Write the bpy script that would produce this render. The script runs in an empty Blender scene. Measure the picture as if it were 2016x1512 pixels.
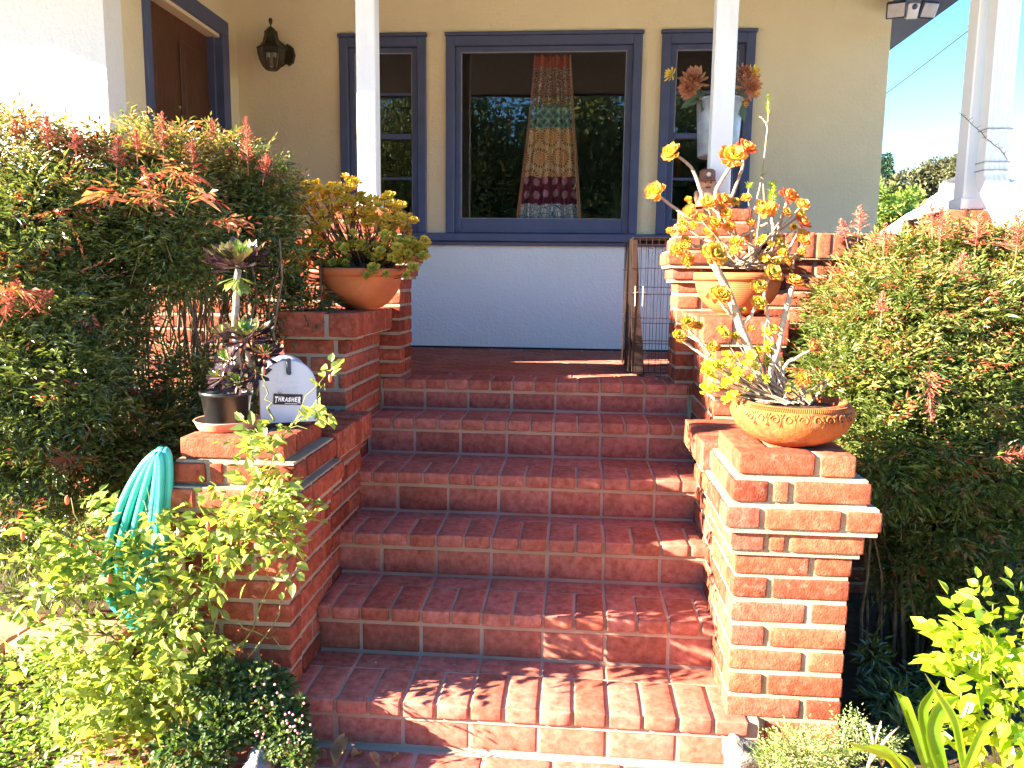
import bpy, math
import numpy as np
from mathutils import Matrix, Vector
rng = np.random.RandomState(7)
SC = bpy.context.scene
COL = SC.collection
A = np.array
PI = math.pi

# ------------------------------------------------------------------ camera
CAM_POS = A([.9608, -3.6894, .4903]); F_PX = 1529.76

def cam_axes(yaw, pitch, roll):
    f = A([-math.sin(yaw)*math.cos(pitch), math.cos(yaw)*math.cos(pitch), -math.sin(pitch)])
    r = A([math.cos(yaw), math.sin(yaw), 0.]); u = np.cross(r, f)
    return r*math.cos(roll)+u*math.sin(roll), u*math.cos(roll)-r*math.sin(roll), f
CR, CU, CF = cam_axes(.0795, .1349, .0119)

def at(x, y, Y):
    """a measured photo point turned into a world point on the vertical plane y = Y"""
    d = CF + CR*(x-1008)/F_PX - CU*(y-756)/F_PX
    return CAM_POS + d*((Y-CAM_POS[1])/d[1])

def atz(x, y, z):
    d = CF + CR*(x-1008)/F_PX - CU*(y-756)/F_PX
    return CAM_POS + d*((z-CAM_POS[2])/d[2])

cd = bpy.data.cameras.new('camera'); cam = bpy.data.objects.new('camera', cd); COL.objects.link(cam)
M = Matrix(((CR[0], CU[0], -CF[0], CAM_POS[0]), (CR[1], CU[1], -CF[1], CAM_POS[1]), (CR[2], CU[2], -CF[2], CAM_POS[2]), (0, 0, 0, 1)))
cam.matrix_world = M
cd.sensor_width = 36; cd.lens = F_PX/2016*36; cd.clip_start = .05; cd.clip_end = 2000
SC.camera = cam

# ------------------------------------------------------------------ light
SUN = A([-1, -.35, .40]); SUN = SUN/np.linalg.norm(SUN)
elev = math.asin(SUN[2])
w = bpy.data.worlds.new('World'); SC.world = w; w.use_nodes = True
nt = w.node_tree; bg = nt.nodes['Background']
sky = nt.nodes.new('ShaderNodeTexSky'); sky.sky_type = 'NISHITA'; sky.sun_disc = False
sky.sun_elevation = elev; sky.sun_rotation = math.atan2(SUN[0], SUN[1]); sky.air_density = 1.0; sky.dust_density = .1; sky.ozone_density = 4.0
hs = nt.nodes.new('ShaderNodeHueSaturation'); hs.inputs['Saturation'].default_value = 1.26
nt.links.new(sky.outputs[0], hs.inputs['Color']); nt.links.new(hs.outputs[0], bg.inputs[0]); bg.inputs[1].default_value = .068
ld = bpy.data.lights.new('sun', 'SUN'); ld.energy = 5; ld.angle = math.radians(.5); ld.color = (1, .86, .66)
lo = bpy.data.objects.new('sun', ld); COL.objects.link(lo)
lo.rotation_euler = Vector(-SUN).to_track_quat('-Z', 'Y').to_euler(); lo.location = (-8, -4, 6)
SC.view_settings.view_transform = 'Standard'; SC.view_settings.look = 'None'; SC.view_settings.gamma = 1
SC.view_settings.exposure = 3.52
SC.cycles.max_bounces = 8; SC.cycles.transparent_max_bounces = 12; SC.cycles.diffuse_bounces = 4
SC.cycles.sample_clamp_indirect = 6; SC.cycles.use_denoising = True

# ------------------------------------------------------------------ mesh builder
class MB:
    def __init__(s): s.V = []; s.F = []; s.n = 0; s.A = []
    def add(s, v, faces, val=.5, mi=0):
        v = np.asarray(v, float).reshape(-1, 3); k = len(v)
        if k == 0: return
        for f in (faces if isinstance(faces, list) and len(faces) and isinstance(faces[0], np.ndarray) and faces[0].ndim == 2 else [faces]):
            if isinstance(f, np.ndarray): s.F.append((f+s.n, mi))
            else:
                by = {}
                for q in f: by.setdefault(len(q), []).append(q)
                for q in by.values(): s.F.append((A(q, int)+s.n, mi))
        s.V.append(v); s.A.append(np.broadcast_to(np.asarray(val, float), (k,)).copy()); s.n += k
    def box(s, x0, x1, y0, y1, z0, z1, c=0., val=.5, jit=0., T=None, mi=0):
        if x1 < x0: x0, x1 = x1, x0
        if y1 < y0: y0, y1 = y1, y0
        if z1 < z0: z0, z1 = z1, z0
        h = A([x1-x0, y1-y0, z1-z0])/2; o = A([x0+x1, y0+y1, z0+z1])/2
        c = min(c, *(h*.9))
        if c <= 0:
            v = A([[i, j, k] for i in (-1, 1) for j in (-1, 1) for k in (-1, 1)])*h
            if jit: v = v+rng.uniform(-jit, jit, v.shape)
            f = A([[0, 1, 3, 2], [4, 6, 7, 5], [0, 4, 5, 1], [2, 3, 7, 6], [0, 2, 6, 4], [1, 5, 7, 3]])
            fs = [f]
        else:
            v = CBV*h - np.sign(CBV)*c*(1-CBA)
            if jit: v = v+np.repeat(rng.uniform(-jit, jit, (8, 3)), 3, 0)
            fs = CBF
        v = v+o
        if T is not None: v = v@T[:3, :3].T+T[:3, 3]
        s.add(v, fs, val, mi)
    def rbox(s, x0, x1, y0, y1, z0, z1, c=.006, val=.5, amp=.0032):
        h = A([x1-x0, y1-y0, z1-z0])/2; o = A([x0+x1, y0+y1, z0+z1])/2; c = min(c, *(h*.45))
        ms = tuple(int(np.clip(round(2*q/.035), 1, 6)) for q in h); key = ms
        if key not in LAT: LAT[key] = lattice(*[m+5 for m in ms])
        idx, F = LAT[key]; P_ = np.zeros((len(idx), 3))
        for a in range(3):
            t = np.concatenate([[-h[a], -h[a]+.3*c], np.linspace(-h[a]+c, h[a]-c, ms[a]+1) if ms[a] > 0 else [], [h[a]-.3*c, h[a]]]); P_[:, a] = t[idx[:, a]]
        W_ = P_+o; ph = rng.uniform(0, 6, 6)
        nz = np.sin(W_[:, 0]*95+W_[:, 2]*60+ph[0])*np.sin(W_[:, 1]*90+W_[:, 2]*110+ph[1])+.7*np.sin(W_[:, 0]*210+ph[2])*np.sin(W_[:, 2]*190+W_[:, 1]*170+ph[3])
        ce = (c*(1+.55*nz))[:, None]; inn = np.clip(P_, -(h-ce), h-ce); d = P_-inn; L = np.linalg.norm(d, axis=1, keepdims=True)
        v = inn+d/np.maximum(L, 1e-6)*np.minimum(L, ce); dirn = d/np.maximum(L, 1e-6)
        v = v+dirn*(nz*amp*.5)[:, None]+rng.uniform(-.0012, .0012, 3)
        s.add(v+o, [F], val)
    def tube(s, pts, rad, n=8, val=.5, caps=True, mi=0):
        pts = np.asarray(pts, float); m = len(pts); rad = np.broadcast_to(np.asarray(rad, float), (m,))
        t = np.gradient(pts, axis=0); t /= np.linalg.norm(t, axis=1)[:, None]+1e-9
        a = np.cross(t[0], [0, 0, 1.]);
        if np.linalg.norm(a) < .1: a = np.cross(t[0], [1., 0, 0])
        a /= np.linalg.norm(a); vs = []
        th = np.arange(n)/n*2*PI
        for i in range(m):
            a = a-t[i]*(a@t[i]); a /= np.linalg.norm(a)+1e-9; b = np.cross(t[i], a)
            vs.append(pts[i]+rad[i]*(np.cos(th)[:, None]*a+np.sin(th)[:, None]*b))
        f = [[i*n+j, i*n+(j+1) % n, (i+1)*n+(j+1) % n, (i+1)*n+j] for i in range(m-1) for j in range(n)]
        if caps: f += [list(range(n))[::-1], [(m-1)*n+j for j in range(n)]]
        s.add(np.concatenate(vs), f, val, mi)
    def lathe(s, prof, n=48, o=(0, 0, 0), val=.5, T=None, mi=0, fn=None):
        th = np.arange(n)/n*2*PI; vs = []
        for r, z in prof: vs.append(np.stack([r*np.cos(th), r*np.sin(th), np.full(n, z)], 1))
        m = len(prof); v = np.concatenate(vs)
        if fn is not None: v = fn(v)
        if T is not None: v = v@T[:3, :3].T+T[:3, 3]
        f = [[i*n+j, i*n+(j+1) % n, (i+1)*n+(j+1) % n, (i+1)*n+j] for i in range(m-1) for j in range(n)]
        s.add(v+A(o), f, val, mi)
    def ball(s, c, r, val=.5, n=10, m=7, sc=(1, 1, 1), mi=0):
        pr = [(max(1e-4, math.sin(PI*i/m))*r, -math.cos(PI*i/m)*r) for i in range(m+1)]
        s.lathe(pr, n, c, val, T=None, mi=mi, fn=lambda v: v*A(sc))
    def prism(s, poly, axis, a0, a1, val=.5, mi=0):
        """poly: 2D outline in the other two axes (kept in xyz order), extruded along axis"""
        k = len(poly); i = 'xyz'.find(axis); o = [q for q in (0, 1, 2) if q != i]
        v = np.zeros((2*k, 3)); p = A(poly, float)
        v[:k, o[0]] = p[:, 0]; v[:k, o[1]] = p[:, 1]; v[k:] = v[:k]; v[:k, i] = a0; v[k:, i] = a1
        f = [list(range(k)), list(range(k, 2*k))[::-1]]+[[j, j+k, (j+1) % k+k, (j+1) % k] for j in range(k)]
        s.add(v, f, val, mi)
    def build(s, name, mats, parent=None, smooth=False, fixn=False):
        me = bpy.data.meshes.new(name)
        V = np.concatenate(s.V); me.vertices.add(len(V)); me.vertices.foreach_set('co', V.ravel())
        tot = sum(f.size for f, _ in s.F); npo = sum(len(f) for f, _ in s.F)
        me.loops.add(tot); me.polygons.add(npo)
        li = np.concatenate([f.ravel() for f, _ in s.F]); ls = np.concatenate([np.full(len(f), f.shape[1]) for f, _ in s.F])
        me.loops.foreach_set('vertex_index', li.astype(np.int32))
        me.polygons.foreach_set('loop_start', (np.cumsum(ls)-ls).astype(np.int32))
        me.polygons.foreach_set('material_index', np.concatenate([np.full(len(f), mi) for f, mi in s.F]).astype(np.int32))
        at_ = me.attributes.new('v', 'FLOAT', 'POINT'); at_.data.foreach_set('value', np.concatenate(s.A).astype(np.float32))
        me.update(calc_edges=True)
        if fixn:
            import bmesh
            bm = bmesh.new(); bm.from_mesh(me); bmesh.ops.recalc_face_normals(bm, faces=bm.faces); bm.to_mesh(me); bm.free()
        me.polygons.foreach_set('use_smooth', np.full(len(me.polygons), smooth))
        for m in (mats if isinstance(mats, (list, tuple)) else [mats]): me.materials.append(m)
        ob = bpy.data.objects.new(name, me); COL.objects.link(ob)
        if parent is not None:
            ob.parent = parent; ob.matrix_parent_inverse = Matrix.Translation(-Vector(parent.location)) if parent.rotation_euler.z == 0 else parent.matrix_basis.inverted()
        return ob
LAT = {}
def lattice(nx, ny, nz):
    n = (nx, ny, nz); idm = {}; idx = []
    def g(i, j, k):
        q = (i, j, k)
        if q not in idm: idm[q] = len(idx); idx.append(q)
        return idm[q]
    F = []
    for ax in range(3):
        b_, c_ = [q for q in range(3) if q != ax]
        for side in (0, n[ax]-1):
            for u in range(n[b_]-1):
                for w_ in range(n[c_]-1):
                    q = []
                    for du, dw in ((0, 0), (1, 0), (1, 1), (0, 1)):
                        p = [0, 0, 0]; p[ax] = side; p[b_] = u+du; p[c_] = w_+dw; q.append(g(*p))
                    flip = (side == 0) ^ (ax == 1)
                    F.append(q[::-1] if flip else q)
    return A(idx), A(F)
# chamfered box topology (built once with bmesh-free maths)
def _cb():
    V = []; Aa = []
    for i in (-1, 1):
        for j in (-1, 1):
            for k in (-1, 1):
                for ax in range(3):
                    V.append((i, j, k)); a = [0, 0, 0]; a[ax] = 1; Aa.append(a)
    V = A(V, float); Aa = A(Aa, float)
    idx = lambda i, j, k, ax: (((i+1)//2*2+(j+1)//2)*2+(k+1)//2)*3+ax
    F4 = []; F3 = []
    for ax in range(3):
        for sg in (-1, 1):
            q = []
            for a, b in ((-1, -1), (1, -1), (1, 1), (-1, 1)):
                c = [a, b]; c.insert(ax, sg); q.append(idx(*c, ax))
            F4.append(q)
    for ax in range(3):            # edges parallel to ax
        o = [t for t in range(3) if t != ax]
        for a in (-1, 1):
            for b in (-1, 1):
                def P(e, face):
                    c = [0, 0, 0]; c[o[0]] = a; c[o[1]] = b; c[ax] = e
                    return idx(*c, face)
                F4.append([P(-1, o[0]), P(1, o[0]), P(1, o[1]), P(-1, o[1])])
    for i in (-1, 1):
        for j in (-1, 1):
            for k in (-1, 1): F3.append([idx(i, j, k, 0), idx(i, j, k, 1), idx(i, j, k, 2)])
    # orient outwards
    pos = V-np.sign(V)*.2*(1-Aa)
    def orient(q):
        p = pos[q]; n = np.cross(p[1]-p[0], p[2]-p[0]); return q if n@p.mean(0) > 0 else q[::-1]
    return V, Aa, [A([orient(q) for q in F4]), A([orient(q) for q in F3])]
CBV, CBA, CBF = _cb()

# ------------------------------------------------------------------ things
def tag(o, label=None, cat=None, group=None, kind=None):
    if label: o['label'] = label
    if cat: o['category'] = cat
    if group: o['group'] = group
    if kind: o['kind'] = kind
    return o
def thing(name, label, cat, loc=(0, 0, 0), group=None):
    o = bpy.data.objects.new(name, None); COL.objects.link(o); o.location = loc; o.empty_display_size = .1
    return tag(o, label, cat, group)

# ------------------------------------------------------------------ materials
MATS = {}
def srgb(r, g, b):
    f = lambda c: (c/255/12.92) if c/255 < .04045 else ((c/255+.055)/1.055)**2.4
    return (f(r), f(g), f(b))
class N:
    def __init__(s, name, rough=.6, spec=.3):
        m = bpy.data.materials.new(name); m.use_nodes = True; s.m = m; s.t = m.node_tree
        s.p = s.t.nodes['Principled BSDF']; s.out = s.t.nodes['Material Output']
        s.p.inputs['Roughness'].default_value = rough; s.p.inputs['Specular IOR Level'].default_value = spec
        s._c = None
    def n(s, typ, **k):
        x = s.t.nodes.new('ShaderNode'+typ)
        for a, b in k.items(): setattr(x, a, b)
        return x
    def l(s, a, b): s.t.links.new(a, b)
    def coord(s, which='Object'):
        if s._c is None: s._c = s.n('TexCoord')
        return s._c.outputs[which]
    def noise(s, scale, detail=4, rough=.55, vec=None, dist=0):
        x = s.n('TexNoise'); x.inputs['Scale'].default_value = scale; x.inputs['Detail'].default_value = detail
        x.inputs['Roughness'].default_value = rough; x.inputs['Distortion'].default_value = dist
        s.l(vec if vec is not None else s.coord(), x.inputs['Vector']); return x.outputs['Fac']
    def mapv(s, scale=(1, 1, 1), rot=(0, 0, 0), loc=(0, 0, 0), vec=None):
        x = s.n('Mapping'); x.inputs['Scale'].default_value = scale; x.inputs['Rotation'].default_value = rot; x.inputs['Location'].default_value = loc
        s.l(vec if vec is not None else s.coord(), x.inputs['Vector']); return x.outputs[0]
    def ramp(s, fac, stops, interp='LINEAR'):
        x = s.n('ValToRGB'); x.color_ramp.interpolation = interp; e = x.color_ramp.elements
        while len(e) < len(stops): e.new(.5)
        for q, (p, c) in zip(e, stops): q.position = p; q.color = (*c, 1) if len(c) == 3 else c
        s.l(fac, x.inputs[0]); return x.outputs[0]
    def mix(s, fac, a, b, mode='MIX'):
        x = s.n('Mix', data_type='RGBA', blend_type=mode)
        for inp, v in ((x.inputs[0], fac), (x.inputs[6], a), (x.inputs[7], b)):
            if hasattr(v, 'is_linked') or hasattr(v, 'links'): s.l(v, inp)
            elif isinstance(v, (tuple, list)): inp.default_value = (*v, 1) if len(v) == 3 else v
            else: inp.default_value = v
        return x.outputs[2]
    def math(s, op, a, b=None):
        x = s.n('Math', operation=op)
        for inp, v in ((x.inputs[0], a), (x.inputs[1], b)):
            if v is None: continue
            if hasattr(v, 'links'): s.l(v, inp)
            else: inp.default_value = v
        return x.outputs[0]
    def attr(s): x = s.n('Attribute', attribute_name='v'); return x.outputs['Fac']
    def color(s, c):
        if hasattr(c, 'links'): s.l(c, s.p.inputs['Base Color'])
        else: s.p.inputs['Base Color'].default_value = (*c, 1)
    def bump(s, h, strength=.3, dist=.01):
        x = s.n('Bump'); x.inputs['Strength'].default_value = strength; x.inputs['Distance'].default_value = dist
        s.l(h, x.inputs['Height']); s.l(x.outputs[0], s.p.inputs['Normal']); return x.outputs[0]

def m_brick(name, cols, bstr=.5, dist=.004, stain=.45, rough=.9, chalk=.45):
    k = N(name, rough, .1); v = k.attr()
    c = k.ramp(v, [(i/(len(cols)-1), q) for i, q in enumerate(cols)])
    n1 = k.noise(38, 6, .65); n2 = k.noise(9, 3, .5); n3 = k.noise(170, 3, .7)
    c = k.mix(k.ramp(n1, [(.35, (0, 0, 0)), (.7, (1, 1, 1))]), c, k.mix(1., c, (.55, .42, .36), 'MULTIPLY'))
    c = k.mix(k.math('MULTIPLY', k.ramp(n2, [(.52, (0, 0, 0)), (.68, (1, 1, 1))]), stain), c, (.11, .055, .035))
    c = k.mix(k.math('MULTIPLY', k.ramp(k.noise(23, 6, .75), [(.55, (0, 0, 0)), (.72, (1, 1, 1))]), chalk), c, (.48, .27, .2))
    k.color(c)
    h = k.math('ADD', k.math('MULTIPLY', n1, .9), k.math('MULTIPLY', n3, .5))
    k.bump(h, bstr, dist); return k.m
def m_simple(name, col, rough=.6, spec=.3, var=.15, nscale=20, bstr=.15, dist=.002, metal=0, bscale=None):
    k = N(name, rough, spec); n1 = k.noise(nscale, 5, .6)
    c2 = tuple(q*(1-var) for q in col); c3 = tuple(min(1, q*(1+var)) for q in col)
    k.color(k.ramp(n1, [(.3, c2), (.7, c3)])); k.p.inputs['Metallic'].default_value = metal
    if bstr: k.bump(k.noise(bscale or nscale*6, 4, .6), bstr, dist)
    return k.m
def m_leaf(name, stops, trans=.35, rough=.42, tcol=1.6, spec=.4):
    k = N(name, rough, spec); v = k.attr(); c = k.ramp(v, stops)
    n = k.noise(3.5, 2, .5)
    c = k.mix(k.ramp(n, [(.35, (0, 0, 0)), (.65, (1, 1, 1))]), c, k.mix(1., c, (.72, .78, .7), 'MULTIPLY'))
    k.color(c)
    tr = k.n('BsdfTranslucent'); k.l(k.mix(1., c, (tcol*1.05, tcol, tcol*.45), 'MULTIPLY'), tr.inputs[0])
    mx = k.n('MixShader'); mx.inputs[0].default_value = trans
    k.l(k.p.outputs[0], mx.inputs[1]); k.l(tr.outputs[0], mx.inputs[2]); k.l(mx.outputs[0], k.out.inputs[0])
    return k.m

BR = m_brick('brick_red', [(.20, .048, .028), (.32, .078, .044), (.38, .10, .055), (.42, .125, .07), (.33, .10, .07)], bstr=.8, dist=.006)
BRS = m_brick('brick_paver', [(.37, .12, .083), (.44, .155, .112), (.47, .17, .127), (.49, .185, .142), (.41, .135, .093)], bstr=.35, dist=.002, stain=.28, rough=.92, chalk=.22)
kk = N('mortar', .95, .1)
kk.color(kk.mix(kk.noise(45, 5, .7), kk.ramp(kk.noise(7, 3), [(.35, (.21, .17, .115)), (.65, (.43, .36, .265))]), (.36, .28, .2)))
kk.bump(kk.noise(160, 4, .75), .9, .006); MORT = kk.m
kk = N('mortar_stairs', .95, .1)
kk.color(kk.mix(kk.noise(60, 5, .7), kk.ramp(kk.noise(5, 4), [(.35, (.27, .18, .13)), (.65, (.47, .33, .26))]), (.42, .28, .21)))
kk.bump(kk.noise(200, 4, .7), .5, .003); MORTS = kk.m

def m_stucco(name, col, var=.06):
    k = N(name, .9, .15)
    c = k.mix(k.ramp(k.noise(1.3, 5, .6), [(.35, (0, 0, 0)), (.7, (1, 1, 1))]), tuple(q*(1-var) for q in col), tuple(min(1, q*(1+var)) for q in col))
    c = k.mix(k.math('MULTIPLY', k.ramp(k.noise(2.6, 8, .75, vec=k.mapv((1, 1, .25))), [(.56, (0, 0, 0)), (.75, (1, 1, 1))]), .25), c, tuple(q*.72 for q in col))
    c = k.mix(k.math('MULTIPLY', k.ramp(k.noise(11, 7, .8, vec=k.mapv((1, 1, .5), loc=(3, 1, 2))), [(.60, (0, 0, 0)), (.72, (1, 1, 1))]), .22), c, tuple(q*.62 for q in col))
    k.color(c)
    k.bump(k.math('ADD', k.noise(55, 5, .6), k.math('MULTIPLY', k.noise(8, 3), 1.2)), .6, .009); return k.m
ST_Y = m_stucco('stucco_ochre', (.76, .63, .40))
ST_W = m_stucco('stucco_white', (.82, .80, .76), .02)
BLUE = m_simple('trim_blue_paint', (.075, .088, .16), .45, .4, .12, 9, .2, .002, bscale=60)
kk = N('white_paint', .5, .35); vv = kk.mapv((1, 1, .06))
kk.color(kk.mix(kk.math('MULTIPLY', kk.ramp(kk.noise(9, 6, .7, vec=kk.mapv((1, 1, .3))), [(.5, (0, 0, 0)), (.7, (1, 1, 1))]), .35), (.82, .80, .76), (.60, .57, .52)))
kk.bump(kk.math('ADD', kk.noise(70, 5, .6, vec=vv), kk.math('MULTIPLY', kk.noise(40, 3), .4)), .35, .003); WHITEP = kk.m
BROWNCEIL = m_simple('porch_ceiling_paint', (.16, .13, .11), .7, .2, .1, 6)
kk = N('door_wood', .45, .4); vv = kk.mapv((14, 14, 1.3))
kk.color(kk.ramp(kk.noise(3.5, 6, .65, vec=vv, dist=1.5), [(.3, (.045, .016, .008)), (.55, (.105, .036, .016)), (.75, (.15, .055, .025))]))
kk.bump(kk.noise(8, 5, .6, vec=vv), .2, .002); WOOD = kk.m

def m_glass(name, tint=.95, f0=.075):
    k = N(name, .0); k.t.nodes.remove(k.p)
    tr = k.n('BsdfTransparent'); tr.inputs[0].default_value = (tint, tint, tint*1.02, 1)
    gl = k.n('BsdfGlossy'); gl.inputs['Roughness'].default_value = .0; gl.inputs[0].default_value = (1, 1, 1, 1)
    b = k.n('Bump'); b.inputs['Strength'].default_value = .10; b.inputs['Distance'].default_value = .004
    k.l(k.noise(3, 2, .4), b.inputs['Height']); k.l(b.outputs[0], gl.inputs['Normal'])
    fr = k.n('Fresnel'); fr.inputs[0].default_value = 1+2*math.sqrt(f0)/(1-math.sqrt(f0))
    mx = k.n('MixShader'); k.l(fr.outputs[0], mx.inputs[0]); k.l(tr.outputs[0], mx.inputs[1]); k.l(gl.outputs[0], mx.inputs[2])
    k.l(mx.outputs[0], k.out.inputs[0]); return k.m
GLASS = m_glass('window_glass')
LGLASS = m_glass('lantern_glass', .75, .04)
TERRA = m_simple('terracotta', (.38, .105, .04), .8, .2, .16, 9, .3, .002, bscale=90)
kk = N('terracotta_grooved', .8, .2)
kk.color(kk.ramp(kk.noise(7, 6, .65), [(.3, (.32, .085, .03)), (.6, (.42, .13, .045)), (.75, (.47, .18, .08))]))
wv = kk.n('TexWave', wave_type='BANDS', bands_direction='Z'); wv.inputs['Scale'].default_value = 38; wv.inputs['Distortion'].default_value = .6
kk.l(kk.coord(), wv.inputs['Vector']); kk.bump(wv.outputs['Fac'], .35, .002); TERRAG = kk.m
kk = N('terracotta_weathered', .9, .15)
kk.color(kk.mix(kk.ramp(kk.noise(14, 7, .7), [(.45, (0, 0, 0)), (.62, (1, 1, 1))]), (.32, .085, .022), kk.ramp(kk.noise(40, 4), [(.4, (.25, .055, .02)), (.7, (.36, .14, .055))])))
kk.bump(kk.math('ADD', kk.noise(26, 6, .75), kk.math('MULTIPLY', kk.noise(90, 3), .5)), .7, .006); TERRAW = kk.m
SOIL = m_simple('potting_soil', (.07, .045, .03), .95, .1, .5, 60, .8, .01)
BLACKP = m_simple('black_plastic', (.012, .013, .013), .32, .5, .2, 6, .1, .001)
GALV = m_simple('galvanised_steel', (.27, .30, .34), .5, .4, .3, 16, .15, .001, metal=.35)
MBOX = m_simple('mailbox_grey_paint', (.44, .49, .57), .42, .5, .07, 10, .1, .001)
NAVY = m_simple('latch_navy_plastic', (.02, .03, .06), .4, .5)
DARKM = m_simple('aged_bronze', (.045, .034, .018), .5, .5, .25, 30, .2, .001, metal=.4)
BLACKI = m_simple('sticker_black', (.006, .006, .007), .4, .4, .1)
WHITEI = m_simple('sticker_white', (.8, .8, .82), .5, .3, .02)
REDP = m_simple('red_flag_paint', (.45, .05, .03), .45, .4)
WIRE = m_simple('crate_wire', (.045, .027, .022), .4, .5, .3, 40, metal=.5)
TRAY = m_simple('crate_tray', (.028, .015, .012), .5, .4, .25, 8)
HOSE = m_simple('teal_hose', (.045, .44, .385), .4, .4, .12, 20)
BRASS = m_simple('brass_fitting', (.55, .42, .22), .4, .5, .2, 30, metal=.7)
ROCK = m_simple('grey_rock', (.26, .25, .24), .95, .15, .4, 14, 1., .012, bscale=40)
ROCKW = m_simple('pale_rock', (.20, .19, .175), .95, .15, .35, 18, 1., .01, bscale=50)
STEMW = m_simple('pale_succulent_stem', (.31, .235, .17), .85, .2, .3, 60, .6, .003, bscale=150)
STEMB = m_simple('brown_stem', (.12, .08, .05), .9, .15, .4, 40, .6, .003)
CANE = m_simple('nandina_cane', (.17, .125, .08), .9, .15, .5, 25, .6, .004)
CANEG = m_simple('rose_cane', (.16, .16, .05), .7, .25, .4, 25)
DRY = m_simple('dry_leaf', (.32, .16, .07), .8, .2, .35, 25)
NAND = m_leaf('nandina_leaf', [(0, (.055, .08, .022)), (.35, (.11, .145, .038)), (.55, (.24, .25, .07)), (.72, (.46, .34, .13)), (.84, (.52, .21, .12)), (1, (.48, .07, .045))], .25, .3, spec=.55)
NANDR = m_leaf('nandina_leaf_light', [(0, (.055, .085, .024)), (.35, (.11, .155, .036)), (.55, (.22, .25, .062)), (.72, (.38, .28, .10)), (.84, (.48, .18, .09)), (1, (.44, .08, .05))], .35)
PANI = m_leaf('nandina_panicle', [(0, (.38, .07, .05)), (1, (.60, .20, .13))], .25, .6)
ROSE = m_leaf('rose_leaf', [(0, (.08, .14, .03)), (.4, (.19, .26, .06)), (.75, (.35, .40, .10)), (.93, (.42, .40, .08)), (1, (.5, .2, .06))], .42, .45, spec=.3)
LIME = m_leaf('lime_leaf', [(0, (.16, .30, .02)), (.6, (.34, .46, .03)), (1, (.5, .5, .04))], .5, .35)
JADE = m_leaf('golden_succulent', [(0, (.16, .22, .05)), (.35, (.34, .34, .06)), (.7, (.62, .44, .06)), (1, (.72, .46, .08))], .25, .35)
AEON = m_leaf('orange_rosette', [(0, (.38, .38, .08)), (.35, (.66, .44, .10)), (.7, (.68, .26, .08)), (1, (.56, .09, .05))], .35, .35)
SEDY = m_leaf('yellow_sedum', [(0, (.40, .45, .06)), (1, (.72, .62, .08))], .4, .4)
PURP = m_leaf('purple_rosette', [(0, (.15, .26, .05)), (.3, (.14, .12, .05)), (.6, (.06, .028, .04)), (1, (.03, .014, .028))], .15, .22, spec=.6)
FLOY = m_leaf('yellow_petal', [(0, (.75, .45, .04)), (1, (.85, .60, .06))], .25, .6)
FLOO = m_leaf('orange_petal', [(0, (.38, .12, .06)), (1, (.62, .28, .15))], .2, .6)
PINK = m_leaf('pink_flower', [(0, (.6, .2, .3)), (1, (.85, .5, .6))], .2, .6)
HERB = m_leaf('herb_leaf', [(0, (.16, .24, .07)), (1, (.42, .5, .22))], .3, .5)
GRASSM = m_leaf('clover_leaf', [(0, (.09, .18, .02)), (.6, (.22, .36, .03)), (1, (.38, .46, .05))], .4, .45)
FARL = m_leaf('far_tree_leaf', [(0, (.045, .055, .025)), (.5, (.10, .10, .05)), (1, (.17, .15, .07))], .2, .7)
FARG = m_leaf('green_tree_leaf', [(0, (.06, .12, .02)), (.5, (.17, .26, .04)), (1, (.35, .38, .08))], .35, .6)
CONI = m_leaf('conifer_needles', [(0, (.02, .055, .035)), (1, (.05, .11, .06))], .1, .7)
BARK = m_simple('tree_bark', (.10, .07, .05), .95, .1, .4, 12, .8, .02)
kk = N('bed_soil', .97, .1)
kk.color(kk.ramp(kk.noise(9, 6, .7), [(.3, (.035, .024, .016)), (.7, (.10, .068, .042))])); kk.bump(kk.noise(30, 6, .7), .8, .03); BEDM = kk.m

# ------------------------------------------------------------------ brick laying
def runs(a0, a1, first, L, j):
    """intervals along a line: a first brick of given length, then L's with joints j; leftovers cut"""
    out = []; a = a0; ln = first
    while a < a1-.012:
        b = min(a+ln, a1)
        if a1-b < .03: b = a1
        if b-a > .012: out.append((a, b))
        a = b+j; ln = L
    return out
def bv(): return float(np.clip(rng.normal(.47, .30), 0, 1))
def courses(mb, mo, x0, x1, y0, y1, z0, z1, pitch=.075, h=.06, sides=('x-', 'x+'), L=.215, S=.1, j=.016, c=.006, phase=0, jit=.0015, inset=.006):
    """a pier body: full-width front courses, side courses behind them"""
    z = z1; i = phase
    while z-h > z0-.02:
        zt = z; zb = z-h; e = rng.uniform(-.002, .002)
        for a, b in runs(x0, x1, (L if i % 2 == 0 else S), (L if i % 2 else S) if x1-x0 < .4 else L, j):
            mb.rbox(a, b, y0+e, y0+.095, zb, zt, c, bv())
        ys = y0+.095+j*.8
        for sd in sides:
            for a, b in runs(ys, y1, (L if i % 2 else S), L, j*.8):
                if sd == 'x-': mb.rbox(x0+e, x0+.09, a, b, zb, zt, c, bv())
                else: mb.rbox(x1-.09, x1+e, a, b, zb, zt, c, bv())
        z -= pitch; i += 1
    mo.box(x0+inset, x1-inset, y0+inset, y1-.003, z0, z1+.008)
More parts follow.
